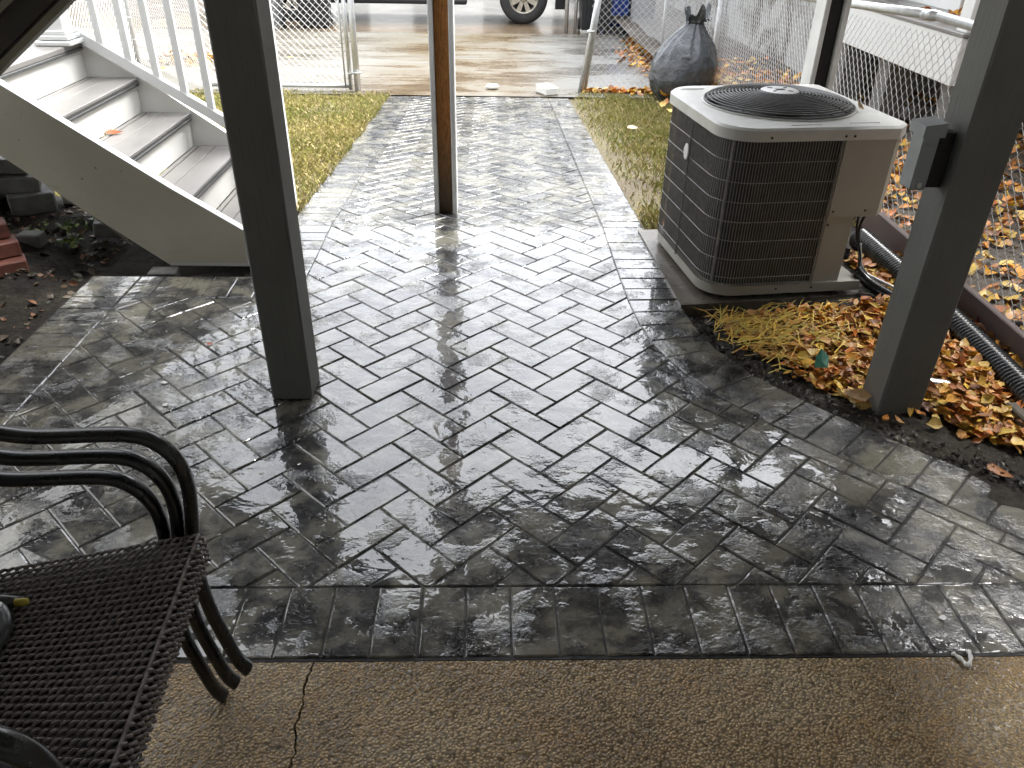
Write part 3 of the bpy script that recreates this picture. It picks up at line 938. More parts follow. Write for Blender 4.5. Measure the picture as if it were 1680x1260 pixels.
for c, (sx, sz) in zip(scr, ((.466, .36), (.466, .30), (.60, .36), (.15, AZ - .02), (.44, AZ - .02), (.475, AZ - .02), (.30, .034), (.455, .034))):
    yy = -.013 if sz == .36 else (.001 if sz == .30 else (-.0225 if sz > .5 else -.005))
    c.rotation_euler = (rad(90), 0, 0); c.location = (sx, yy, sz)
# fan well, blades, guard
fc = (.345, .375)
m = MB(); m.lathe([(.288, AZ + .0135), (.288, AZ - .01)], (fc[0], fc[1], 0), 40, cap=True); well = m.build('fan_well', MAT['black'], ac)
m = MB(); m.lathe([(.306, AZ + .010), (.306, AZ + .017), (.292, AZ + .019), (.288, AZ + .010)], (fc[0], fc[1], 0), 48, cap=False); shade_auto(m.build('fan_ring', MAT['ac_lid'], ac))
fan = MB()
for k in range(4):
    a0 = k * math.pi / 2 + .5
    vs = []; 
    for i in range(7):
        for j in range(5):
            a = a0 + i * .17; r_ = .055 + j * .056
            vs.append((fc[0] + r_ * math.cos(a), fc[1] + r_ * math.sin(a), AZ + .016 + .018 * i / 6))
    fan.add(vs, [(i * 5 + j, i * 5 + j + 1, (i + 1) * 5 + j + 1, (i + 1) * 5 + j) for i in range(6) for j in range(4)])
fan.build('fan_blades', MAT['ac_fan'], ac, smooth=True)
dome = lambda r: AZ + .020 + .044 * (1 - (min(r, .2965) / .297) ** 2) ** .6
gd = bpy.data.objects.new('fan_guard', None); COL.objects.link(gd); gd.parent = ac
r_ = .296
while r_ > .07:
    MB().tube([(fc[0] + r_ * math.cos(2 * math.pi * k / 44), fc[1] + r_ * math.sin(2 * math.pi * k / 44), dome(r_)) for k in range(44)], .0029, 5, closed=True).build('guard_ring', MAT['ac_guard'], gd, smooth=True)
    r_ -= .0138
for k in range(12):
    a = 2 * math.pi * k / 12 + .14
    MB().tube([(fc[0] + q * math.cos(a), fc[1] + q * math.sin(a), dome(q) - .004) for q in (.05, .1, .15, .2, .245, .275, .290)], .0026, 5).build('guard_spoke', MAT['ac_guard'], gd)
m = MB(); m.lathe([(.078, AZ + .054), (.078, AZ + .063), (.070, AZ + .067)], (fc[0], fc[1], 0), 28); shade_auto(m.build('motor_plate', MAT['badge'], gd))
for k in range(4):
    a = k * math.pi / 2 + .7
    MB().box((fc[0] + .045 * math.cos(a), fc[1] + .045 * math.sin(a), AZ + .0675), (.020, .009, .003), Matrix.Rotation(a, 3, 'Z')).build('plate_slot', MAT['ac_guard'], gd)
m = MB()
for q in (-.010, 0, .010):
    m.box((fc[0], fc[1] + q, AZ + .0675), (.036, .0035, .0015))
m.build('plate_print', MAT['ac_fan'], gd)
# refrigerant valves at the lower right
for k, (x_, y_, z_) in enumerate(((.66, .16, .10), (.67, .20, .15))):
    m = MB(); m.tube([(.64, y_, z_), (.69, y_, z_)], .014, 8); m.tube([(.685, y_, z_ - .02), (.685, y_, z_ + .03)], .011, 8); m.build('valve', MAT['black'], ac)

# lines from the air conditioner
def cable(name, label, pts, r, mat, cat='cable', n=8, sub=3):
    P = pts
    for _ in range(sub):
        Q = [P[0]]
        for a, b in zip(P[:-1], P[1:]):
            Q += [tuple(a[i] * .75 + b[i] * .25 for i in range(3)), tuple(a[i] * .25 + b[i] * .75 for i in range(3))]
        P = Q + [P[-1]]
    m = MB(); m.tube(P, r, n); o = m.build(name, mat, None, smooth=True)
    return tag(o, label, cat)
cable('cable', 'thin black cable hanging from the service panel, left of two', [(1.50, 3.02, .36), (1.50, 3.00, .25), (1.545, 3.0, .17), (1.56, 3.0, .06), (1.58, 2.97, .03)], .0045, MAT['cable'])
cable('cable', 'thicker black cable bowing down from the service panel, right of two', [(1.565, 3.04, .37), (1.525, 3.05, .27), (1.55, 3.02, .16), (1.57, 3.02, .05), (1.60, 2.99, .02)], .0055, MAT['cable'])
cable('insulated_pipe', 'short black insulated refrigerant line lying among the leaves', [(1.54, 2.985, .10), (1.57, 2.94, .065), (1.61, 2.86, .055), (1.66, 2.77, .045)], .024, MAT['black_plastic'], 'pipe', 12)
cable('metal_conduit', 'bent grey metal conduit beside the insulated line', [(1.545, 3.03, .20), (1.56, 2.99, .09), (1.62, 2.93, .075), (1.70, 2.80, .065), (1.74, 2.72, .05)], .007, MAT['steel'], 'conduit')

# corrugated drain pipe along the fence
cp = MB(); N = 900; PTS = []; RR = []
for k in range(N):
    y_ = 3.42 - k * (3.42 - .9) / (N - 1)
    PTS.append((1.752 + .012 * math.sin(y_ * 3.1), y_, .055 + .01 * math.sin(y_ * 2.3)))
    ph = (k % 6) / 6
    RR.append(.0535 if ph < .5 else .0485)
cp.tube(PTS, RR, 20)
tag(cp.build('corrugated_pipe', MAT['black_plastic'], None, smooth=True), 'black corrugated drain pipe running along the fence foot', 'pipe')
MB().box((1.865, 2.55, .075), (.028, 2.5, .13), Matrix.Rotation(rad(-1.2), 3, 'Z'), bev=.004).build('edging_board', MAT['edging'])
tag(bpy.data.objects['edging_board'], 'purple brown edging board between the pipe and the fence', 'board')
MB().box((1.672, 1.86, .03), (.035, .36, .06), Matrix.Rotation(rad(2), 3, 'Z'), bev=.005).build('timber_offcut', MAT['old_wood'])
tag(bpy.data.objects['timber_offcut'], 'weathered timber offcut among leaves at the right edge', 'timber')

# metal box on the right post
jb = thing('electrical_box', 'grey metal electrical box fixed to the leaf bed post', 'electrical box', (1.186, 2.125, .728))
MB().box((0, 0, .080), (.044, .070, .16), bev=.004).build('body', MAT['box_grey'], jb)
m = MB(); m.prism([(-.030, -.002), (.030, -.002), (.030, .036), (-.030, .028)], -.042, .042, 'y'); m.v = [(p[0], p[1], p[2] + .148) for p in m.v]; m.build('hood', MAT['box_grey'], jb)
MB().box((.047, 0, .08), (.048, .04, .15)).build('shadow_gap', MAT['black'], jb)  # black filler standing for the shadow gap at the mount
MB().box((0, -.0362, .066), (.034, .003, .118), bev=.001).build('cover', MAT['box_grey'], jb)
MB().box((0, -.0385, .016), (.010, .006, .014), bev=.001).build('hasp', MAT['steel'], jb)

# ================================================================== chain-link fences
def lattice(mb, A, B, z0a, z0b, h, pitch=.064, r=.0018):
    """zig-zag wires between ground points A and B (2-D), bottom heights z0a/z0b"""
    L = math.dist(A, B); ux, uy = (B[0] - A[0]) / L, (B[1] - A[1]) / L; nx, ny = -uy, ux
    p = pitch * .5
    nc = int(L / p); nr = int(h / p)
    for c in range(nc):
        pts = []
        for k in range(nr + 1):
            right = (k + c) % 2
            s = (c + right) * p
            off = .0018 if right else -.0018
            t = s / L
            pts.append((A[0] + ux * s + nx * off, A[1] + uy * s + ny * off, z0a + (z0b - z0a) * t + k * p))
        mb.tube(pts, r, 4, cap=False)
    return mb
def fence_post(x, y, z0, z1, r, name, par, mat=MAT['steel'], lean=(0, 0)):
    m = MB(); m.tube([(x, y, z0), (x + lean[0], y + lean[1], z1)], r, 12)
    m.lathe([(r + .004, -.02), (r + .004, 0), (r * .6, .022), (.001, .03)], (x + lean[0], y + lean[1], z1), 12)
    return m.build(name, mat, par, smooth=True)
fx = lambda y: 1.90 + .05 * (y - 2.3) if y < 8.3 else 2.2
rf = thing('chain_link_fence', 'galvanised chain link fence along the right side behind the air conditioner', 'fence', (0, 0, 0), 0, 'chain link fencing')
lattice(MB(), (fx(.6), .6), (fx(8.3), 8.3), .04, -.24, 1.0).build('wire_mesh', MAT['wire'], rf)['kind'] = 'stuff'
lattice(MB(), (2.2, 8.32), (2.2, 13.4), -.26, -.38, 1.0).build('wire_mesh', MAT['wire'], rf)['kind'] = 'stuff'
for (ya, yb) in ((.6, 3.7), (3.7, 8.3), (8.3, 13.4)):
    za, zb = (.99 if ya < 4 else .72), (.99 if yb < 4 else .72)
    if ya < 1: za = .99
    if yb > 13: zb = .62
    m = MB(); m.tube([(fx(ya), ya, za), (fx(yb), yb, zb)], .0205, 12); m.build('top_rail', MAT['steel'], rf, smooth=True)
m = MB(); m.tube([(fx(3.75), 3.75, .986), (fx(3.85), 3.85, .980)], .0235, 12); m.build('rail_sleeve', MAT['steel'], rf, smooth=True)
for y_ in (.9, 10.9): fence_post(fx(y_) + .03, y_, zg(y_) - .05, zg(y_) + 1.0, .02, 'line_post', rf)
fence_post(2.24, 8.32, -.3, .80, .03, 'corner_post', rf)

lf = thing('chain_link_fence', 'galvanised chain link fence seen between the stair balusters', 'fence', (0, 0, 0), 0, 'chain link fencing')
lattice(MB(), (-4.1, 4.3), (-4.1, 9.75), -.05, -.30, 1.15).build('wire_mesh', MAT['wire'], lf)['kind'] = 'stuff'
lattice(MB(), (-4.08, 9.75), (-2.86, 8.25), -.31, -.27, 1.15).build('wire_mesh', MAT['wire'], lf)['kind'] = 'stuff'
fence_post(-4.1, 9.76, -.36, .95, .032, 'corner_post', lf)
for zt in (-.05, .18, .42, .65):
    m = MB(); m.tube([(-4.1 + .036 * math.cos(k * .7), 9.76 + .036 * math.sin(k * .7), zt) for k in range(9)], .004, 5, closed=True); m.build('tie_band', MAT['wire'], lf)
m = MB(); m.tube([(-4.1, 4.3, 1.1), (-4.1, 9.76, .86)], .02, 10); m.tube([(-4.1, 9.76, .86), (-2.86, 8.25, .88)], .02, 10); m.build('top_rail', MAT['steel'], lf, smooth=True)

# gate left of the path
gl = thing('gate', 'chain link gate with round frame left of the path end', 'gate', (-1.4, 8.2, -.27), 0, 'drive gates')
def gp(mb, name, par, org, mat=MAT['steel'], smooth=True):
    mb.v = [(p[0] - org[0], p[1] - org[1], p[2] - org[2]) for p in mb.v]; return mb.build(name, mat, par, smooth)
og = (-1.4, 8.2, -.27)
gp(lattice(MB(), (-2.84, 8.2), (-1.40, 8.2), -.265, -.265, 1.1, .064), 'wire_mesh', gl, og, MAT['wire'], False)['kind'] = 'stuff'
gp(MB().tube([(-2.84, 8.2, -.225), (-1.40, 8.2, -.225)], .018, 10), 'bottom_rail', gl, og)
gp(MB().tube([(-2.84, 8.2, .87), (-1.40, 8.2, .87)], .018, 10), 'top_rail', gl, og)
gp(MB().tube([(-1.395, 8.2, -.26), (-1.395, 8.2, .88)], .020, 12), 'stile', gl, og)
gp(MB().tube([(-1.445, 8.19, -.24), (-1.445, 8.19, .86)], .009, 8), 'tension_bar', gl, og)
gp(MB().tube([(-2.84, 8.2, -.26), (-2.84, 8.2, .88)], .020, 12), 'stile', gl, og)
gpost = thing('gate_post', 'thick galvanised gate post with hinge band left of the path end', 'fence post', (-1.322, 8.17, -.30), 0, 'gate posts')
MB().tube([(0, 0, -.1), (0, 0, 1.35)], .031, 16).build('tube', MAT['steel'], gpost, smooth=True)
for zt in (.21, .9):
    m = MB(); m.tube([(.045 * math.cos(2 * math.pi * k / 14), .036 * math.sin(2 * math.pi * k / 14), zt) for k in range(14)], .009, 6, closed=True)
    m.tube([(-.03, 0, zt), (-.085, .01, zt - .02)], .014, 6); m.build('hinge_band', MAT['steel'], gpost, smooth=True)

# gate right of the path, its post leaning
gr = thing('gate', 'chain link gate leaning beside the bin bag right of the path', 'gate', (.97, 8.3, -.28), 0, 'drive gates')
og = (.97, 8.3, -.28)
gp(lattice(MB(), (.985, 8.3), (2.18, 8.3), -.27, -.27, 1.05, .066), 'wire_mesh', gr, og, MAT['wire'], False)['kind'] = 'stuff'
gp(MB().tube([(.965, 8.31, -.27), (1.08, 8.31, .80)], .017, 10), 'stile', gr, og)
gp(MB().tube([(1.08, 8.31, .80), (2.18, 8.31, .80)], .018, 10), 'top_rail', gr, og)
gpr = thing('gate_post', 'leaning galvanised gate post right of the path end', 'fence post', (.905, 8.29, -.30), 0, 'gate posts')
MB().tube([(0, 0, -.05), (.172, 0, 1.20)], .025, 14).build('tube', MAT['steel'], gpr, smooth=True)
m = MB(); m.tube([(.083 + .034 * math.cos(2 * math.pi * k / 12), .034 * math.sin(2 * math.pi * k / 12), .60) for k in range(12)], .010, 6, closed=True); m.build('hinge_band', MAT['steel'], gpr, smooth=True)
# far gate posts at the street end of the drive
for lab, x_, y_, r_ in (('thin steel post at the street end of the drive, left of the black bin', 1.20, 13.45, .032), ('second thin steel post touching the black bin at the street', 1.34, 13.42, .026)):
    t = thing('gate_post', lab, 'fence post', (x_, y_, -.45), 0, 'gate posts')
    MB().tube([(0, 0, -.05), (0, 0, 1.3)], r_, 12).build('tube', MAT['steel'], t, smooth=True)

# ================================================================== bin bag
bag = MB(); NB, NH = 56, 34
prof = [(0, .02), (.06, .17), (.16, .235), (.30, .27), (.45, .265), (.60, .225), (.72, .165), (.82, .105), (.88, .070), (.92, .055), (.96, .075), (1.0, .10)]
def bag_r(t):
    for (a, ra), (b, rb) in zip(prof[:-1], prof[1:]):
        if t <= b: return ra + (rb - ra) * (t - a) / (b - a)
    return prof[-1][1]
vs = []
for i in range(NH + 1):
    t = i / NH; r0 = bag_r(t)
    for k in range(NB):
        a = 2 * math.pi * k / NB
        pl = max(0, (t - .42) / .5)
        fold = .16 * min(1, pl) * (math.sin(9 * a + 2 * math.sin(3 * a)) * .6 + .4 * math.sin(17 * a + 1))
        lump = .07 * (fbm(3 + 3 * math.cos(a) + t * 4, 5 + 3 * math.sin(a) + t * 3) - .5) * 2 * (1 - abs(t - .35))
        r = r0 * (1 + fold + lump)
        h = .72 * t + (.06 * math.sin(3 * a + .5) + .035 * math.sin(7 * a) if t > .93 else 0) * (t - .93) / .07
        vs.append((r * 1.08 * math.cos(a) + .09 * t ** 1.6, r * .95 * math.sin(a), h + .006 * math.sin(23 * t + 3 * a)))
fs = [(i * NB + k, i * NB + (k + 1) % NB, (i + 1) * NB + (k + 1) % NB, (i + 1) * NB + k) for i in range(NH) for k in range(NB)]
fs.append(tuple(range(NB))[::-1])
bag.add(vs, fs)
bg = thing('bin_bag', 'full black bin bag with gathered neck in the fence corner', 'bin bag', (1.82, 7.86, zg(7.86) - .015), rad(10))
bg.scale = (1.1, 1.1, 1.1)
bag.build('sack', MAT['bag'], bg, smooth=True)
m = MB(); m.tube([(.075 + .066 * math.cos(2 * math.pi * k / 20), .060 * math.sin(2 * math.pi * k / 20), .655 + .004 * math.sin(5 * k)) for k in range(20)], .006, 6, closed=True); m.build('neck_tie', MAT['black'], bg, smooth=True)

# ================================================================== wheelie bins at the street
def bin_(label, x, y, rz, mat, h=1.0, w=.52):
    z0 = zg(y) - .01
    t = thing('wheelie_bin', label, 'bin', (x, y, z0), rz, 'bins by the street')
    b = w / 2; q = b * .82
    m = MB(); m.add([(-q, -q, .05), (q, -q, .05), (q, q, .05), (-q, q, .05), (-b, -b, h - .08), (b, -b, h - .08), (b, b, h - .08), (-b, b, h - .08)],
                    [(3, 2, 1, 0), (4, 5, 6, 7), (0, 1, 5, 4), (1, 2, 6, 5), (2, 3, 7, 6), (3, 0, 4, 7)]); m.build('body', mat, t)
    MB().box((0, 0, h - .06), (w + .05, w + .05, .035), bev=.008).build('rim', mat, t)
    m = MB(); m.prism([(-b - .03, h - .04), (b + .03, h - .04), (b * .7, h + .03), (-b * .7, h + .05)], -b - .02, b + .02, 'x'); m.build('lid', mat, t)
    for s in (-1, 1):
        m = MB(); m.tube([(s * (q + .005) - .02, q, .09), (s * (q + .005) + .02, q, .09)], .09, 16); m.build('wheel', MAT['rubber'], t)
    for s in (-1, 0, 1): MB().box((s * q * .6, -q - .045, .42), (.05, .02, .62), Matrix.Rotation(rad(4.5), 3, 'X')).build('rib', mat, t)
    return t
bin_('black wheelie bin at the street end right of the thin posts', 1.66, 13.62, 0, MAT['bin_black'])
bin_('blue wheelie bin just behind the black one', 2.08, 14.10, rad(8), MAT['bin_blue'], .95)
bin_('black wheelie bin behind the right gate wire', 2.42, 13.75, 0, MAT['bin_black'], .8, .42)
bin_('light grey wheelie bin behind the left gate', -3.55, 13.35, rad(-5), MAT['bin_grey'], 1.05, .60)
bin_('black wheelie bin beside the light grey one', -2.80, 13.75, rad(6), MAT['bin_black'], 1.0, .55)

# ================================================================== pickup truck
TY, TZ = 14.55, -.445
tr = thing('pickup_truck', 'dark pickup truck parked across the far end of the drive', 'truck', (-1.2, TY, TZ))
def tbox(name, x0, x1, y0, y1, z0, z1, mat, bev=.03, par=tr):
    return MB().box(((x0 + x1) / 2 + 1.2, (y0 + y1) / 2 - TY, (z0 + z1) / 2), (x1 - x0, y1 - y0, z1 - z0), bev=bev).build(name, mat, par)
body = MB(); body.prism([(-4.35, .52), (-3.76, .52), (-3.70, .80), (-3.50, .98), (-3.20, .98), (-3.00, .80), (-2.92, .50), (.08, .48), (.14, .78), (.34, .98), (.76, .98), (.96, .78), (1.04, .48), (1.46, .50), (1.50, 1.02), (.55, 1.16), (-.05, 1.2), (-.55, 1.86), (-1.95, 1.90), (-2.2, 1.25), (-4.35, 1.22)], .04, 1.96, 'y')
body.v = [(p[0] + 1.2, p[1], p[2]) for p in body.v]
body.build('body', MAT['truck'], tr)
tbox('front_bumper', 1.40, 1.62, TY + .02, TY + 1.98, .36, .60, MAT['alloy'])
tbox('rear_bumper', -4.55, -4.33, TY + .05, TY + 1.95, .45, .66, MAT['alloy'])
tbox('running_board', -2.75, -.40, TY - .06, TY + .14, .30, .375, MAT['black'], .02)
for x_ in (-1.7, -.7): tbox('board_bracket', x_, x_ + .08, TY + .02, TY + .4, .34, .5, MAT['black'], .01)
tbox('underbody', -4.1, 1.3, TY + .35, TY + 1.6, .38, .55, MAT['black'], .02)
tbox('mud_flap', 1.10, 1.30, TY + .05, TY + .10, .24, .52, MAT['black'], .006)
for (xa_, xb_) in ((-1.62, -1.08), (-1.0, -.42)):
    tbox('side_window', xa_, xb_, TY + .025, TY + .05, 1.32, 1.72, MAT['glass'], .004)
def wheel(x, y, far=False):
    w = bpy.data.objects.new('wheel', None); COL.objects.link(w); w.parent = tr
    w.location = (x + 1.2, y - TY, .41)
    t_ = MB(); pr = [(.25, -.115), (.30, -.125), (.36, -.122), (.392, -.10), (.408, -.06), (.410, 0), (.408, .06), (.392, .10), (.36, .122), (.30, .125), (.25, .115)]
    t_.lathe(pr, n=56, cap=False); t_.v = [(p[0], p[2], p[1]) for p in t_.v]; t_.f = [q[::-1] for q in t_.f]; t_.build('tyre', MAT['rubber'], w, smooth=True)
    rm = MB(); rm.lathe([(.245, .10), (.25, -.10), (.232, -.105), (.222, -.06), (.215, .05)], n=48, cap=False); rm.v = [(p[0], p[2], p[1]) for p in rm.v]; rm.build('rim', MAT['alloy'], w, smooth=True)
    d = MB(); d.lathe([(.225, .0), (.225, .01)], n=40); d.v = [(p[0], p[2] + .01, p[1]) for p in d.v]; d.build('brake_disc', MAT['black'], w)
    for k in range(8):
        a = 2 * math.pi * k / 8 + math.pi / 8
        s_ = MB(); s_.prism([(.055, -.030), (.235, -.042), (.235, .042), (.055, .030)], -.075, -.045)
        c_, n_ = math.cos(a), math.sin(a)
        s_.v = [(p[0] * c_ - p[1] * n_, p[2], p[0] * n_ + p[1] * c_) for p in s_.v]; s_.build('spoke', MAT['alloy'], w)
    h = MB(); h.lathe([(.001, -.095), (.05, -.092), (.068, -.075), (.07, -.04)], n=24); h.v = [(p[0], p[2], p[1]) for p in h.v]; h.build('hub_cap', MAT['alloy'], w, smooth=True)
    for k in range(8):
        a = 2 * math.pi * k / 8
        MB().box((.058 * math.cos(a), -.083, .058 * math.sin(a)), (.014, .014, .014)).build('lug_nut', MAT['black'], w)
for (x_, y_) in ((.56, TY + .13), (-3.35, TY + .13), (.56, TY + 1.87), (-3.35, TY + 1.87)): wheel(x_, y_)

# ================================================================== neighbour on the right
nh = thing('neighbour_house', 'whitewashed peeling house wall beyond the right fence', 'house', (5.2, 12, -.2))
MB().box((0, 0, 1.6), (3.8, 9.2, 4.2)).build('wall', MAT['whitewash'], nh)
m = MB(); m.prism([(-2.3, 3.7), (2.3, 3.7), (0, 5.2)], -4.9, 4.9, 'y'); m.build('roof', MAT['roof'], nh)
for yy in (-2.6, .2, 2.8):
    f_ = MB().box((-1.91, yy, 2.1), (.06, .9, 1.3), bev=.01).build('window', MAT['white'], nh)
    MB().box((-1.945, yy, 2.1), (.02, .74, 1.12)).build('pane', MAT['glass'], f_)
pc = thing('porch', 'white boarded porch with leaves on its floor beyond the fence', 'porch', (3.9, 6.2, .0))
def ppart(name, x0, x1, y0, y1, z0, z1, mat, bev=.004):
    return MB().box(((x0 + x1) / 2 - 3.9, (y0 + y1) / 2 - 6.2, (z0 + z1) / 2), (x1 - x0, y1 - y0, z1 - z0), bev=bev).build(name, mat, pc)
ppart('side_fascia', 3.0, 3.03, 5.28, 7.36, .40, .69, MAT['white'])
ppart('front_fascia', 3.032, 4.9, 5.28, 5.31, .40, .69, MAT['cream'])
for k in range(12):
    ppart('floor_board', 2.99 + k * .158, 3.143 + k * .158, 5.27, 7.38, .692, .716, MAT['composite'])
ppart('corner_post', 3.02, 3.15, 5.30, 5.43, .716, 2.6, MAT['white'])
ppart('wall', 3.56, 4.9, 6.42, 7.38, .716, 3.0, MAT['white'])
ppart('wall_skirting', 3.535, 3.558, 6.40, 7.38, .716, .86, MAT['white'])
for (x_, y_) in ((3.08, 5.4), (3.08, 6.4), (3.08, 7.25), (4.7, 5.4)):
    ppart('pier', x_, x_ + .2, y_ - .1, y_ + .1, -.25, .399, MAT['paver'])
ppart('porch_roof', 2.8, 5.0, 5.0, 7.4, 2.6, 2.75, MAT['white'])

kerb_ = MB().box((3.9, 7.16 - .9, .01), (1.3, .09, .09), bev=.01).build('landscape_timber', MAT['paver'])
tag(kerb_, 'pale kerb strip on the neighbouring ground behind the fence', 'kerb')

def big_house(label, x, y, sx, sy, h, mat, ax, face):
    """ax: ridge axis; face: side carrying the windows"""
    t = thing('neighbouring_house', label, 'house', (x, y, -.6))
    MB().box((0, 0, h / 2), (sx, sy, h)).build('wall', mat, t)
    m = MB()
    if ax == 'x': m.prism([(-sy / 2 - .3, h), (sy / 2 + .3, h), (0, h + sy * .28)], -sx / 2 - .3, sx / 2 + .3, 'x')
    else: m.prism([(-sx / 2 - .3, h), (sx / 2 + .3, h), (0, h + sx * .28)], -sy / 2 - .3, sy / 2 + .3, 'y')
    m.build('roof', MAT['roof'], t)
    n = int((sx if face == 'y' else sy) / 2.4)
    for k in range(n):
        q = (k - (n - 1) / 2) * 2.4
        for zz in (1.6, 4.3):
            if zz > h - 1: continue
            if face == 'y':
                f_ = MB().box((q, -sy / 2 - .01, zz), (1.1, .08, 1.5), bev=.01).build('window', MAT['white'], t); MB().box((q, -sy / 2 - .055, zz), (.92, .02, 1.3)).build('pane', MAT['glass'], f_)
            else:
                f_ = MB().box((-sx / 2 - .01, q, zz), (.08, 1.1, 1.5), bev=.01).build('window', MAT['white'], t); MB().box((-sx / 2 - .055, q, zz), (.02, .92, 1.3)).build('pane', MAT['glass'], f_)
    return t
big_house('unseen tall brown house added to darken the right patio reflections', 8.0, 2.2, 5.4, 10.2, 6.9, MAT['brown_siding'], 'y', 'x')  # out of view, added to block bright sky reflected in the right patio
big_house('grey house across the street straight ahead', -1.0, 33.0, 11.0, 7.0, 6.2, MAT['siding'], 'x', 'y')
big_house('brick red house across the street to the right', 13.0, 33.5, 12.0, 7.0, 6.0, MAT['redbrick'], 'x', 'y')
big_house('cream house across the street to the left', -14.5, 33.2, 12.0, 7.0, 6.4, MAT['stringer'], 'x', 'y')

# ================================================================== stacked chairs
SEAT_W, SEAT_D, SEAT_Z, SKIRT = .242, .43, .378, .060
def seat_half(x): return SEAT_W + (x) * .095 / SEAT_D          # x from -SEAT_D (back) to 0 (front)
def weave_map(s, yn, h):
    """s: distance from the back edge forwards, over the front edge and down; yn in -1..1; h height above"""
    Rb = .012
    flat_len = SEAT_D - Rb
    if s < flat_len:
        x = -SEAT_D + s; z = SEAT_Z; nx, nz = 0, 1
    elif s < flat_len + Rb * math.pi / 2:
        a = (s - flat_len) / Rb; x = -Rb + Rb * math.sin(a); z = SEAT_Z - Rb + Rb * math.cos(a); nx, nz = math.sin(a), math.cos(a)
    else:
        d = s - flat_len - Rb * math.pi / 2; x = 0; z = SEAT_Z - Rb - d; nx, nz = 1, 0
    sag = -.010 * (1 - yn * yn) * max(0, math.sin(math.pi * min(1, s / SEAT_D)))
    return (x + nx * h, yn * seat_half(min(0, x)), z + nz * h + sag)
STOT = SEAT_D - .012 + .012 * math.pi / 2 + SKIRT - .012
def make_weave():
    mb = MB(); rows = 34
    ystep = 2.0 / rows
    # paired thin strands running front to back
    for r in range(rows + 1):
        yn = -1 + r * ystep
        for e in (-.07, .07):
            pts = []; n = 34
            for k in range(n + 1):
                s = STOT * k / n
                pts.append(weave_map(s, max(-1, min(1, yn + e * ystep)), .0022 + .0008 * math.sin(k * 2.1 + r)))
            mb.tube(pts, .00125, 4, cap=False)
    # fat slanting strands between them
    cols = 40; ds = STOT / cols
    for r in range(rows):
        y0 = -1 + r * ystep
        for c in range(cols):
            s0 = c * ds + (.25 * ds if r % 2 else 0)
            pts = []; rr = []
            for k in range(4):
                t = k / 3
                pts.append(weave_map(min(STOT, max(0, s0 - .35 * ds + t * ds * .95)), y0 + ystep * (.06 + .88 * t), .0008 + .0052 * math.sin(math.pi * t)))
                rr.append(.0012 + .0021 * math.sin(math.pi * (.15 + .7 * t)))
            mb.tube(pts, rr, 5, cap=False)
    # rolled edge cord
    for s_ in (SEAT_D - .006,):
        mb.tube([weave_map(s_, -1 + 2 * k / 24, .004) for k in range(25)], .0032, 6)
    me = bpy.data.meshes.new('seat_weave'); me.from_pydata([tuple(p) for p in mb.v], [], mb.f)
    me.polygons.foreach_set('use_smooth', [True] * len(me.polygons)); me.update(); return me
weave_me = make_weave()
def smooth_path(P, n=3):
    for _ in range(n):
        Q = [P[0]]
        for a, b in zip(P[:-1], P[1:]):
            Q += [tuple(a[i] * .75 + b[i] * .25 for i in range(3)), tuple(a[i] * .25 + b[i] * .75 for i in range(3))]
        P = Q + [P[-1]]
    return P
def make_chair(label):
    t = thing('patio_chair', label, 'chair', (0, 0, 0), 0, 'stacked black wicker chairs')
    st_ = link('seat', weave_me, MAT['wicker'], t)
    c = MB(); w0, w1 = seat_half(-SEAT_D) - .004, seat_half(0) - .004
    c.add([(-SEAT_D, -w0, SEAT_Z - .05), (-.004, -w1, SEAT_Z - SKIRT), (-.004, w1, SEAT_Z - SKIRT), (-SEAT_D, w0, SEAT_Z - .05),
           (-SEAT_D, -w0, SEAT_Z - .012), (-.012, -w1, SEAT_Z - .012), (-.012, w1, SEAT_Z - .012), (-SEAT_D, w0, SEAT_Z - .012)],
          [(3, 2, 1, 0), (4, 5, 6, 7), (0, 1, 5, 4), (1, 2, 6, 5), (2, 3, 7, 6), (3, 0, 4, 7)])
    c.build('seat_core', MAT['wicker_base'], st_)
    for s in (-1, 1):
        ya = s * .262
        P = [(.014, ya, .0), (-.002, ya, .027), (-.016, ya, .102), (-.028, ya, .171), (-.032, ya, .243), (-.031, ya, .296), (-.024, ya, .355), (-.015, ya, .41), (-.007, ya, .477), (-.016, ya, .530), (-.040, ya, .562), (-.067, ya, .577), (-.113, ya, .580),
             (-.19, ya, .579), (-.236, ya, .581), (-.28, ya, .592), (-.36, ya - s * .01, .612), (-.46, ya - s * .03, .632), (-.50, ya - s * .05, .635)]
        P = smooth_path(P, 2)
        MB().tube(P, .0112, 12, flat=((0, 1, 0), .0165)).build('arm_and_front_leg', MAT['black_metal'], t, smooth=True)
        Q = smooth_path([(-.56, s * .21, .0), (-.50, s * .215, .20), (-.445, s * .22, .40), (-.475, s * .222, .62), (-.535, s * .222, .86), (-.56, s * .20, .90)], 2)
        MB().tube(Q, .0112, 10, flat=((0, 1, 0), .0150)).build('rear_leg', MAT['black_metal'], t, smooth=True)
    MB().tube(smooth_path([(-.56, -.20, .90), (-.565, 0, .915), (-.56, .20, .90)], 2), .0112, 8).build('back_rail', MAT['black_metal'], t, smooth=True)
    bw = MB()
    for k in range(30):
        z_ = .44 + k * .0155; x_ = -.452 - .195 * (z_ - .44)
        bw.tube([(x_ + .004 * math.sin(j * 2.6 + k * math.pi), -.20 + j * .016, z_) for j in range(26)], .0045, 5, cap=False)
    bw.build('backrest', MAT['wicker'], t, smooth=True)
    MB().tube([(-.02, -.255, SEAT_Z - .03), (-.02, .255, SEAT_Z - .03)], .010, 8).build('front_stretcher', MAT['black_metal'], t, smooth=True)
    return t
CH = [make_chair('bottom chair of the stack of three black wicker armchairs')]
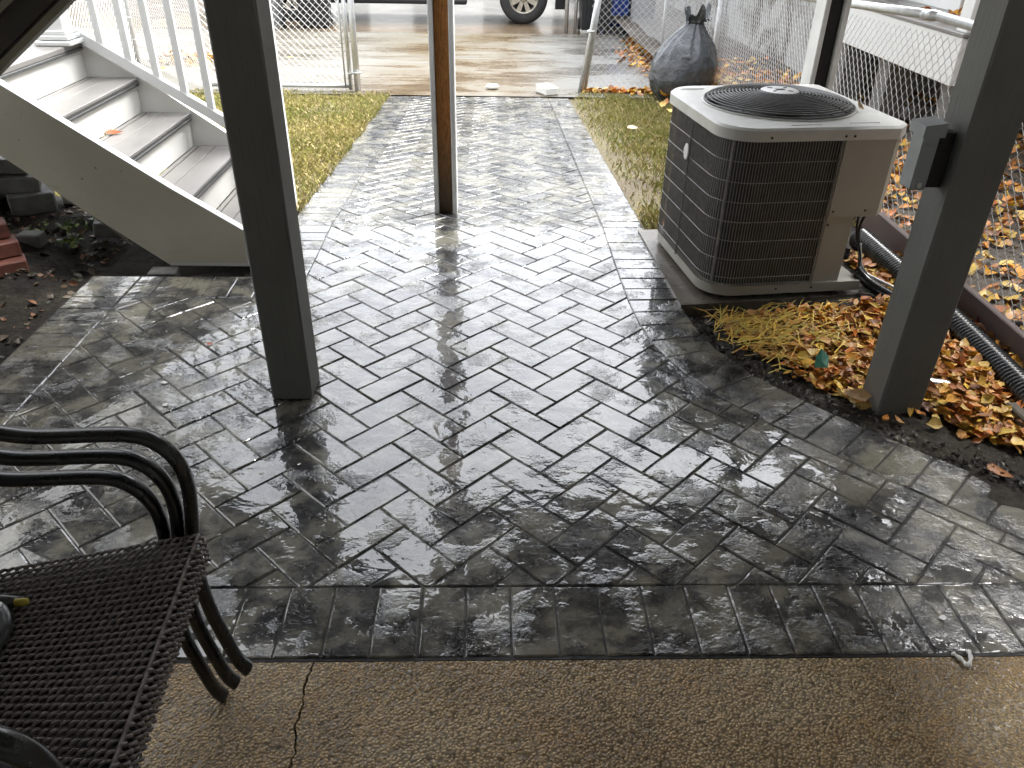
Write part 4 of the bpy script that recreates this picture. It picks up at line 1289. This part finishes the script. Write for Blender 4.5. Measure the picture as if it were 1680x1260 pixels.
for lab in ('middle chair of the stack of three black wicker armchairs', 'topmost black wicker armchair of the stack, pliers on its seat'):
    c = copy_tree(CH[0]); c['label'] = lab; CH.append(c)
for k, c in enumerate(CH):
    c.location = (-.540 + k * .031, .76, .004 + k * .043); c.rotation_euler = (0, 0, rad(3.5))

# pliers on the top seat
pl = thing('pliers', 'dark pliers with red tip lying on the wicker seat', 'pliers', (-.762, .785, .461), rad(6))
pl.scale = (1.1, 1.1, 1.1)
def hand(sx, pts, name='handle'):
    return MB().tube(smooth_path(pts, 2), [.007 + .006 * math.sin(math.pi * min(1, .2 + k / 18)) for k in range(len(smooth_path(pts, 2)))], 8).build(name, MAT['tool'], pl, smooth=True)
hand(-1, [(-.03, .055, .012), (-.022, .01, .015), (-.034, -.04, .012), (-.050, -.075, .010)])
hand(1, [(.010, .045, .012), (.030, .035, .014), (.046, .005, .013), (.044, -.035, .012), (.046, -.06, .012)])
MB().tube([(-.03, .055, .016), (.012, .052, .016), (.05, .052, .014)], [.010, .012, .006], 8).build('jaw', MAT['tool'], pl, smooth=True)
MB().tube([(-.075, .068, .016), (-.035, .058, .016)], [.006, .008], 8).build('tip', MAT['red'], pl, smooth=True)
MB().tube([(.044, .046, .018), (.060, .046, .018)], [.006, .005], 8).build('spring_cap', MAT['yellow'], pl, smooth=True)
MB().lathe([(.007, .018), (.006, .026)], (.028, .036, 0), 10).build('pivot', MAT['steel'], pl)

# ================================================================== leaves
LEAF_COLS = np.array([(.66, .26, .030), (.72, .35, .04), (.56, .17, .025), (.46, .19, .05), (.76, .50, .07), (.34, .14, .05), (.64, .33, .11), (.78, .54, .15), (.72, .42, .06)])
def leaf_verts(n_rng, size, curl):
    """one curled leaf: 12 vertices (spine x edges)"""
    ts = [0, random.uniform(.2, .36), random.uniform(.55, .74), 1.0]; ws = [.05, random.uniform(.26, .50), random.uniform(.22, .46), random.uniform(0, .06)]
    V = []
    for t, w in zip(ts, ws):
        for s in (-1, 0, 1):
            V.append(((t - .5 + random.uniform(-.07, .07) * abs(s)) * size, s * w * size * random.uniform(.6, .95), size * (curl[0] * (2 * t - 1) ** 2 + curl[1] * s * s * w + curl[2] * s * w)))
    return np.array(V)
LEAF_F = np.array([(i * 3 + j, i * 3 + j + 1, (i + 1) * 3 + j + 1, (i + 1) * 3 + j) for i in range(3) for j in range(2)])
def leaves(name, pts, cols, smin, smax, flat=.5, cat=None, parent=None, thick=0):
    Vs = []; Fs = []; Cs = []
    for i, p in enumerate(pts):
        sz = random.uniform(smin, smax)
        v = leaf_verts(None, sz, (random.uniform(-.10, .30), random.uniform(-.2, .65), random.uniform(-.25, .25)))
        M = Matrix.Rotation(random.uniform(0, 6.28), 3, 'Z') @ Matrix.Rotation(random.gauss(0, flat), 3, 'X') @ Matrix.Rotation(random.gauss(0, flat * .7), 3, 'Y')
        v = v @ np.array(M.transposed())
        v = v + np.array(p) - np.array([0, 0, min(0, v[:, 2].min())]) * .6
        Vs.append(v); Fs.append(LEAF_F + 12 * i)
        c = cols[random.randrange(len(cols))] * random.uniform(.55, 1.15)
        Cs.append(np.repeat(c[None], 6, 0))
    me = fast_mesh(name, np.concatenate(Vs), np.concatenate(Fs), np.concatenate(Cs), smooth=True)
    o = link(name, me, MAT['leaf'], parent)
    return o
# litter in the planting bed: thick by the pad and the post, thinning towards the patio edge
def edge_x(y):
    for a, b in zip(edgeR[:-1], edgeR[1:]):
        if b[1] <= y <= a[1]: return a[0] + (b[0] - a[0]) * (a[1] - y) / max(1e-6, a[1] - b[1])
    return .78
pts = []
while len(pts) < 4300:
    x, y = random.uniform(.82, 1.86), random.uniform(1.25, 3.3)
    ex = edge_x(y)
    d = x - ex
    lim = .06 + .10 * fbm(x * 6, y * 6)
    dens = min(1, max(0, (d - lim) / .22))
    if y > 2.78 and x < 1.62: dens = 0
    if 1.70 < x < 1.81: dens *= .25
    if y < 1.95 and d < .26: dens *= .25
    if 1.2 < x < 1.46 and 1.88 < y < 2.08: dens *= .15
    if 1.27 < x < 1.44 and 2.09 < y < 2.26: dens = 0
    if random.random() > dens: continue
    pts.append((x, y, bed_z(x, y) - .012 + random.random() ** 2 * .035 * dens))
o = leaves('leaf_litter', pts, LEAF_COLS, .020, .058, .36)
tag(o, 'wet brown and orange leaf litter in the bed under the right post', 'leaves', kind='stuff')
# long yellow straw blades in front of the pad
V = []; F = []; Cc = []
for i in range(520):
    x = random.gauss(1.06, .17); y = random.gauss(2.60, .11)
    if x < edge_x(y) + .05 or y > 2.80: continue
    L = random.uniform(.05, .16); a = random.gauss(.3, .7); z = bed_z(x, y) + random.uniform(0, .035)
    dx, dy = math.cos(a) * L, math.sin(a) * L; wx, wy = -math.sin(a) * .0022, math.cos(a) * .0022
    b = len(V); dz = random.uniform(0, .025)
    V += [(x - wx, y - wy, z), (x + wx, y + wy, z), (x + dx * .5 - wx, y + dy * .5 - wy, z + dz), (x + dx * .5 + wx, y + dy * .5 + wy, z + dz), (x + dx, y + dy, z + .2 * dz), (x + dx, y + dy, z + .2 * dz + .001)]
    F += [(b, b + 1, b + 3, b + 2), (b + 2, b + 3, b + 5, b + 4)]
    c = random.choice([(.70, .47, .07), (.60, .36, .06), (.48, .40, .08), (.34, .24, .07)]); Cc += [c, c]
o = link('straw', fast_mesh('straw', V, F, np.array(Cc)), MAT['grass']); tag(o, 'yellow straw strewn in front of the air conditioner pad', 'straw', kind='stuff')
# leaves over the neighbouring ground
pts = []
for _ in range(8500):
    x, y = random.uniform(1.96, 4.6), random.uniform(1.2, 9.5)
    if random.random() > (.95 if x < 3.0 else .5): continue
    if random.random() > fbm(x * 1.3, y * 1.3) * 1.7: continue
    pts.append((x, y, nyard_z(x, y) + random.random() * .02))
o = leaves('leaf_carpet', pts, LEAF_COLS, .045, .095, .4); tag(o, 'brown leaves covering the ground beyond the right fence', 'leaves', kind='stuff')
# drifts along the fence foot by the drive, gate line and left fence
pts = []
for _ in range(420):
    y = random.uniform(9.2, 12.4); x = 2.14 - abs(random.gauss(0, .18)) * (1.2 if y < 11.4 else .5)
    pts.append((x, y, zg(y) + random.random() * .04))
for _ in range(170): pts.append((random.uniform(.95, 1.75), 8.3 + random.gauss(0, .04), zg(8.3) + random.random() * .02))
for _ in range(120): pts.append((random.uniform(1.55, 2.2), random.uniform(5.5, 7.7), zg(7) + .03 + random.random() * .02))
for _ in range(160): pts.append((random.gauss(-3.4, .35), random.gauss(10.1, .28), zg(10) + random.random() * .04))
for _ in range(110): pts.append((random.uniform(3.1, 4.6), random.uniform(5.4, 6.4), .72))
o = leaves('leaf_drift', pts, LEAF_COLS, .05, .10, .4); tag(o, 'brown leaves drifted along the fences, gate line and porch', 'leaves', kind='stuff')
# sparse debris on the soil bed left
pts = []
for _ in range(1300):
    x, y = random.uniform(-2.6, -1.74), random.uniform(2.0, 3.95)
    if y < 3.0 and random.random() < .6: continue
    pts.append((x, y, soil_z(x, y) + .002))
o = leaves('soil_debris', pts, np.array([(.10, .07, .04), (.06, .045, .03), (.16, .12, .07), (.05, .05, .03), (.20, .09, .04)]), 0.012, .045, .4); tag(o, 'small leaves and crumbs scattered over the dark soil bed', 'leaves', kind='stuff')

# single leaves one can point at
def one_leaf(label, p, size, col, rz=0.0, tilt=.15):
    v = leaf_verts(None, size, (.12, .3, .08))
    M = Matrix.Rotation(tilt, 3, 'X'); v = v @ np.array(M.transposed())
    v[:, 2] -= v[:, 2].min()
    me = fast_mesh('fallen_leaf', v, LEAF_F, np.repeat(np.array(col)[None], 6, 0))
    o = link('fallen_leaf', me, MAT['leaf']); o.location = p; o.rotation_euler = (0, 0, rz)
    return tag(o, label, 'leaf', 'single fallen leaves')
one_leaf('small tan leaf at the back of the highest stair tread', (-1.90, 3.36, .632), .05, (.42, .24, .08), .5)
one_leaf('red brown leaf on the second highest stair tread', (-1.69, 3.60, .470), .075, (.28, .09, .03), .3)
one_leaf('orange leaf lying on the far stringer under the railing', (-1.60, 4.045, .665), .06, (.45, .20, .05), 1.0)
one_leaf('curled tan leaf on the air conditioner lid at the fan guard', (1.452, 3.14, .716), .05, (.30, .21, .10), .9, .7)
one_leaf('tiny red leaf scrap on the wet bricks left of the post', (-1.02, 2.50, .004), .022, (.55, .15, .08), .4)
one_leaf('large tan leaf at the foot of the leaf bed post', (1.215, 2.13, .02), .085, (.44, .26, .11), -.3)
one_leaf('orange leaf alone at the right edge of the patio', (1.475, 1.74, .01), .075, (.40, .17, .06), -.9)
one_leaf('pale leaf low on the right lawn near the path', (1.13, 6.3, zg(6.3) + .02), .09, (.50, .38, .26), .4)
one_leaf('orange and green leaf at the corner of the equipment pad', (.86, 3.70, .03), .06, (.45, .16, .03), .8, .5)

# ================================================================== grass
def grass_patch(name, label, x0, x1, y0, y1, n, bare, hz=.028):
    V = []; F = []; Cc = []
    rx_ = RNG.random(n); ry_ = RNG.random(n)
    for i in range(n):
        x = x0 + (x1 - x0) * rx_[i]; y = y0 + (y1 - y0) * ry_[i]
        b = bare(x, y)
        if random.random() < b: continue
        z = lawn_z(x, y)
        a = random.uniform(0, 6.28); L = random.uniform(.5, 1.3) * hz * (.7 + 1.3 * fbm(x * 4 + 7, y * 4)); ln = random.uniform(.3, 1.1) * L
        w = .0032
        wx, wy = -math.sin(a) * w, math.cos(a) * w
        k = len(V)
        V += [(x - wx, y - wy, z - .004), (x + wx, y + wy, z - .004), (x + math.cos(a) * ln * .4, y + math.sin(a) * ln * .4, z + L * .75), (x + math.cos(a) * ln, y + math.sin(a) * ln, z + L)]
        F += [(k, k + 1, k + 2), (k + 1, k + 3, k + 2)]
        q = fbm(x * 1.6 + 20, y * 1.6)
        g = np.array((.165, .195, .047)) * (1 - q) + np.array((.32, .275, .092)) * q
        if random.random() < .30: g = np.array((.40, .33, .17))
        g = g * random.uniform(.8, 1.6); Cc += [g, g]
    o = link(name, fast_mesh(name, V, F, np.array(Cc)), MAT['grass'])
    return tag(o, label, 'grass', kind='stuff')
def bare_l(x, y):
    d = math.hypot((x + 1.5) / .45, (y - 7.2) / .55)
    return max(0, .75 * (1 - d)) + (.3 if y > 7.95 else 0)
def bare_r(x, y):
    e = (x - .775)
    return min(.93, max(.12, .97 - e * 1.9) + .35 * (fbm(x * 3 + 2, y * 3) - .45)) if y > 4.4 else (.25 if y < 4.1 else .85)
grass_patch('lawn_grass', 'short yellow green grass left of the path', -4.1, -.988, 4.0, 8.16, 64000, bare_l)
grass_patch('lawn_grass', 'patchy yellow green grass right of the path before the bin bag', .79, 2.22, 3.70, 8.24, 34000, bare_r)

# crumbs of earth along the bed edge
pts = []
for _ in range(700):
    y = random.uniform(1.3, 2.8); x = edge_x(y) + abs(random.gauss(.05, .06)); pts.append((x, y, bed_z(x, y) - .01))
o = leaves('earth_crumbs', pts, np.array([(.03, .027, .024), (.05, .045, .038), (.02, .019, .018), (.09, .07, .045)]), .010, .026, .6); tag(o, 'dark earth crumbs along the curved patio edge', 'earth', kind='stuff')

# ================================================================== pavers, bricks and oddments left
def block(name, label, cat, p, d, rz, mat, tilt=(0, 0), group=None):
    o = MB().box((0, 0, d[2] / 2), d, bev=.006).build(name, mat)
    o.location = p; o.rotation_euler = (tilt[0], tilt[1], rz)
    return tag(o, label, cat, group)
PG = 'grey pavers piled behind the stairs'
block('paver', 'grey paver at the foot of the pile nearest the stringer', 'paver', (-2.30, 3.86, .03), (.20, .24, .10), rad(28), MAT['paver'], group=PG)
block('paver', 'grey paver at the left foot of the pile', 'paver', (-2.55, 3.82, .03), (.22, .22, .10), rad(8), MAT['paver'], group=PG)
block('paver', 'grey paver second from the bottom with a light top corner', 'paver', (-2.37, 3.88, .132), (.22, .24, .075), rad(24), MAT['paver'], (0, rad(3)), PG)
block('paver', 'tilted grey paver topmost on the pile by the stringer', 'paver', (-2.42, 3.90, .212), (.24, .23, .07), rad(20), MAT['paver'], (rad(-4), rad(6)), PG)
block('paver', 'grey paver leaning at the left edge of the pile', 'paver', (-2.72, 3.98, .15), (.24, .10, .20), rad(14), MAT['paver'], (rad(14), 0), PG)
block('paver', 'small pale paver half sunk in the soil beside the red bricks', 'paver', (-2.085, 3.40, .015), (.105, .07, .06), rad(-3), MAT['paver'], group=PG)
block('paver', 'dark paver lying under the white stringer', 'paver', (-1.82, 3.60, -.01), (.15, .10, .07), rad(18), MAT['paver'], (0, rad(8)), PG)
block('paver', 'single loose brick shaped paver behind the back border of the patio', 'paver', (-1.42, 3.16, -.04), (.12, .075, .045), rad(3), MAT['paver'], group=PG)
RG = 'red bricks stacked at the left edge'
block('red_brick', 'lower red brick of the stack at the left edge', 'brick', (-2.06, 3.08, .01), (.20, .10, .066), rad(32), MAT['redbrick'], group=RG)
block('red_brick', 'red brick behind the lower one at the left edge', 'brick', (-2.15, 3.19, .01), (.20, .10, .066), rad(32), MAT['redbrick'], group=RG)
block('red_brick', 'upper red brick laid across the left stack', 'brick', (-2.09, 3.11, .079), (.20, .10, .066), rad(38), MAT['redbrick'], group=RG)
block('red_brick', 'topmost red brick of the left stack', 'brick', (-2.17, 3.20, .079), (.20, .10, .066), rad(30), MAT['redbrick'], group=RG)
block('red_brick', 'red brick on top of the left stack nearest the frame edge', 'brick', (-2.13, 3.14, .148), (.20, .10, .066), rad(33), MAT['redbrick'], group=RG)
tag(MB().tube(smooth_path([(-1.86, 3.55, .10), (-1.74, 3.46, .07), (-1.62, 3.36, .035)], 2), .004, 6).build('stick', MAT['old_wood']), 'thin pale stick lying on the soil under the stringer', 'stick')
# green sprigs in the soil
def sprig(label, x, y, n, sz):
    V = []; F = []; Cc = []
    pts_ = [(x + random.gauss(0, sz), y + random.gauss(0, sz), soil_z(x, y) + .01 + random.random() * .03) for _ in range(n)]
    o = leaves('weed', pts_, np.array([(.12, .20, .03), (.17, .24, .04), (.08, .14, .03)]), .02, .045, .6); return tag(o, label, 'weed', 'weeds in the soil bed', 'stuff')
sprig('tuft of bright green weed beside the pavers under the stringer', -2.02, 3.66, 20, .035)
sprig('small light green weed in the middle of the soil bed', -1.93, 3.44, 26, .03)
sprig('faint green weed left of the tuft by the pavers', -2.14, 3.58, 12, .03)

# can, green scrap, white foam pieces
cn = thing('crushed_can', 'crushed silver can lying in the leaves right of the post', 'can', (1.50, 2.19, .035), rad(-20))
m = MB(); m.lathe([(.018, -.05), (.026, -.044), (.025, -.02), (.022, 0), (.025, .025), (.026, .042), (.019, .05)], n=16); m.v = [(p[2], p[0], p[1] * .75) for p in m.v]; m.build('body', MAT['can'], cn, smooth=True)
m = MB(); m.lathe([(.020, .050), (.014, .053)], n=14); m.v = [(p[2], p[0], p[1] * .75) for p in m.v]; m.build('lid', MAT['steel'], cn)
m = MB(); m.add([(-.02, 0, 0), (.015, -.008, .004), (.024, .02, .03), (.004, .034, .052), (-.014, .02, .03), (0, .006, .02)], [(0, 1, 5), (1, 2, 5), (2, 3, 5), (3, 4, 5), (4, 0, 5)])
m.add([(p[0], p[1] + .003, p[2] - .001) for p in m.v[:6]], [(5, 1, 0), (5, 2, 1), (5, 3, 2), (5, 4, 3), (5, 0, 4)])
o = m.build('plastic_scrap', MAT['green']); o.location = (1.155, 2.30, .03); o.scale = (1.2, 1.2, 1.0); tag(o, 'torn green plastic scrap among the leaves left of the post', 'plastic scrap')
m = MB(); m.box((0, 0, .04), (.15, .22, .08), Matrix.Rotation(rad(25), 3, 'Z'), bev=.012)
o = m.build('foam_block', MAT['paper']); o.location = (.57, 8.20, zg(8.2) + .003); tag(o, 'white ribbed block at the path end by the drive', 'block')
for k in range(3): MB().box((-.04 + .04 * k, -.01, .0815), (.006, .17, .004), Matrix.Rotation(rad(25), 3, 'Z')).build('rib', MAT['cream'], o)
m = MB(); m.lathe([(.02, 0), (.055, .012), (.06, .03), (.04, .05), (.01, .055)], n=12); m.v = [(p[0] * 1.2, p[1] * .8, p[2]) for p in m.v]
o = m.build('foam_cup', MAT['paper'], None, smooth=True); o.location = (.02, 8.40, zg(8.4) + .004); tag(o, 'small white foam lump on the drive behind the brown post', 'foam lump')

def scrap(label, x, y, sz):
    m = MB(); n = 7
    ring = [(sz * random.uniform(.6, 1.2) * math.cos(2 * math.pi * k / n), sz * random.uniform(.5, .9) * math.sin(2 * math.pi * k / n), random.uniform(.001, .004)) for k in range(n)]
    m.add(ring + [(p[0], p[1], p[2] + .0012) for p in ring], [tuple(range(n))[::-1], tuple(range(n, 2 * n))] + [(i, (i + 1) % n, n + (i + 1) % n, n + i) for i in range(n)])
    o = m.build('paper_scrap', MAT['paper']); o.location = (x, y, .0015); return tag(o, label, 'paper scrap', 'white scraps on the wet bricks')
scrap('white scrap farther from the chair, left of the dark post', -1.09, 2.235, .012)
scrap('white scrap nearer the chair arms, left of the dark post', -1.04, 2.10, .012)
scrap('white scrap on the border bricks at the lower right', 1.05, 1.215, .010)
m = MB(); m.tube(smooth_path([(0, 0, .004), (.012, -.018, .006), (.016, -.04, .004), (.03, -.02, .012), (.04, .006, .004)], 2), [.003 + .003 * math.sin(k) ** 2 for k in range(len(smooth_path([0, 0, 0, 0, 0] and [(0, 0, 0)] * 5, 2)))], 6)
o = m.build('film_scrap', MAT['paper'], None, smooth=True); o.location = (1.02, 1.115, 0); tag(o, 'twist of pale plastic film on the slab joint at the right', 'plastic scrap')
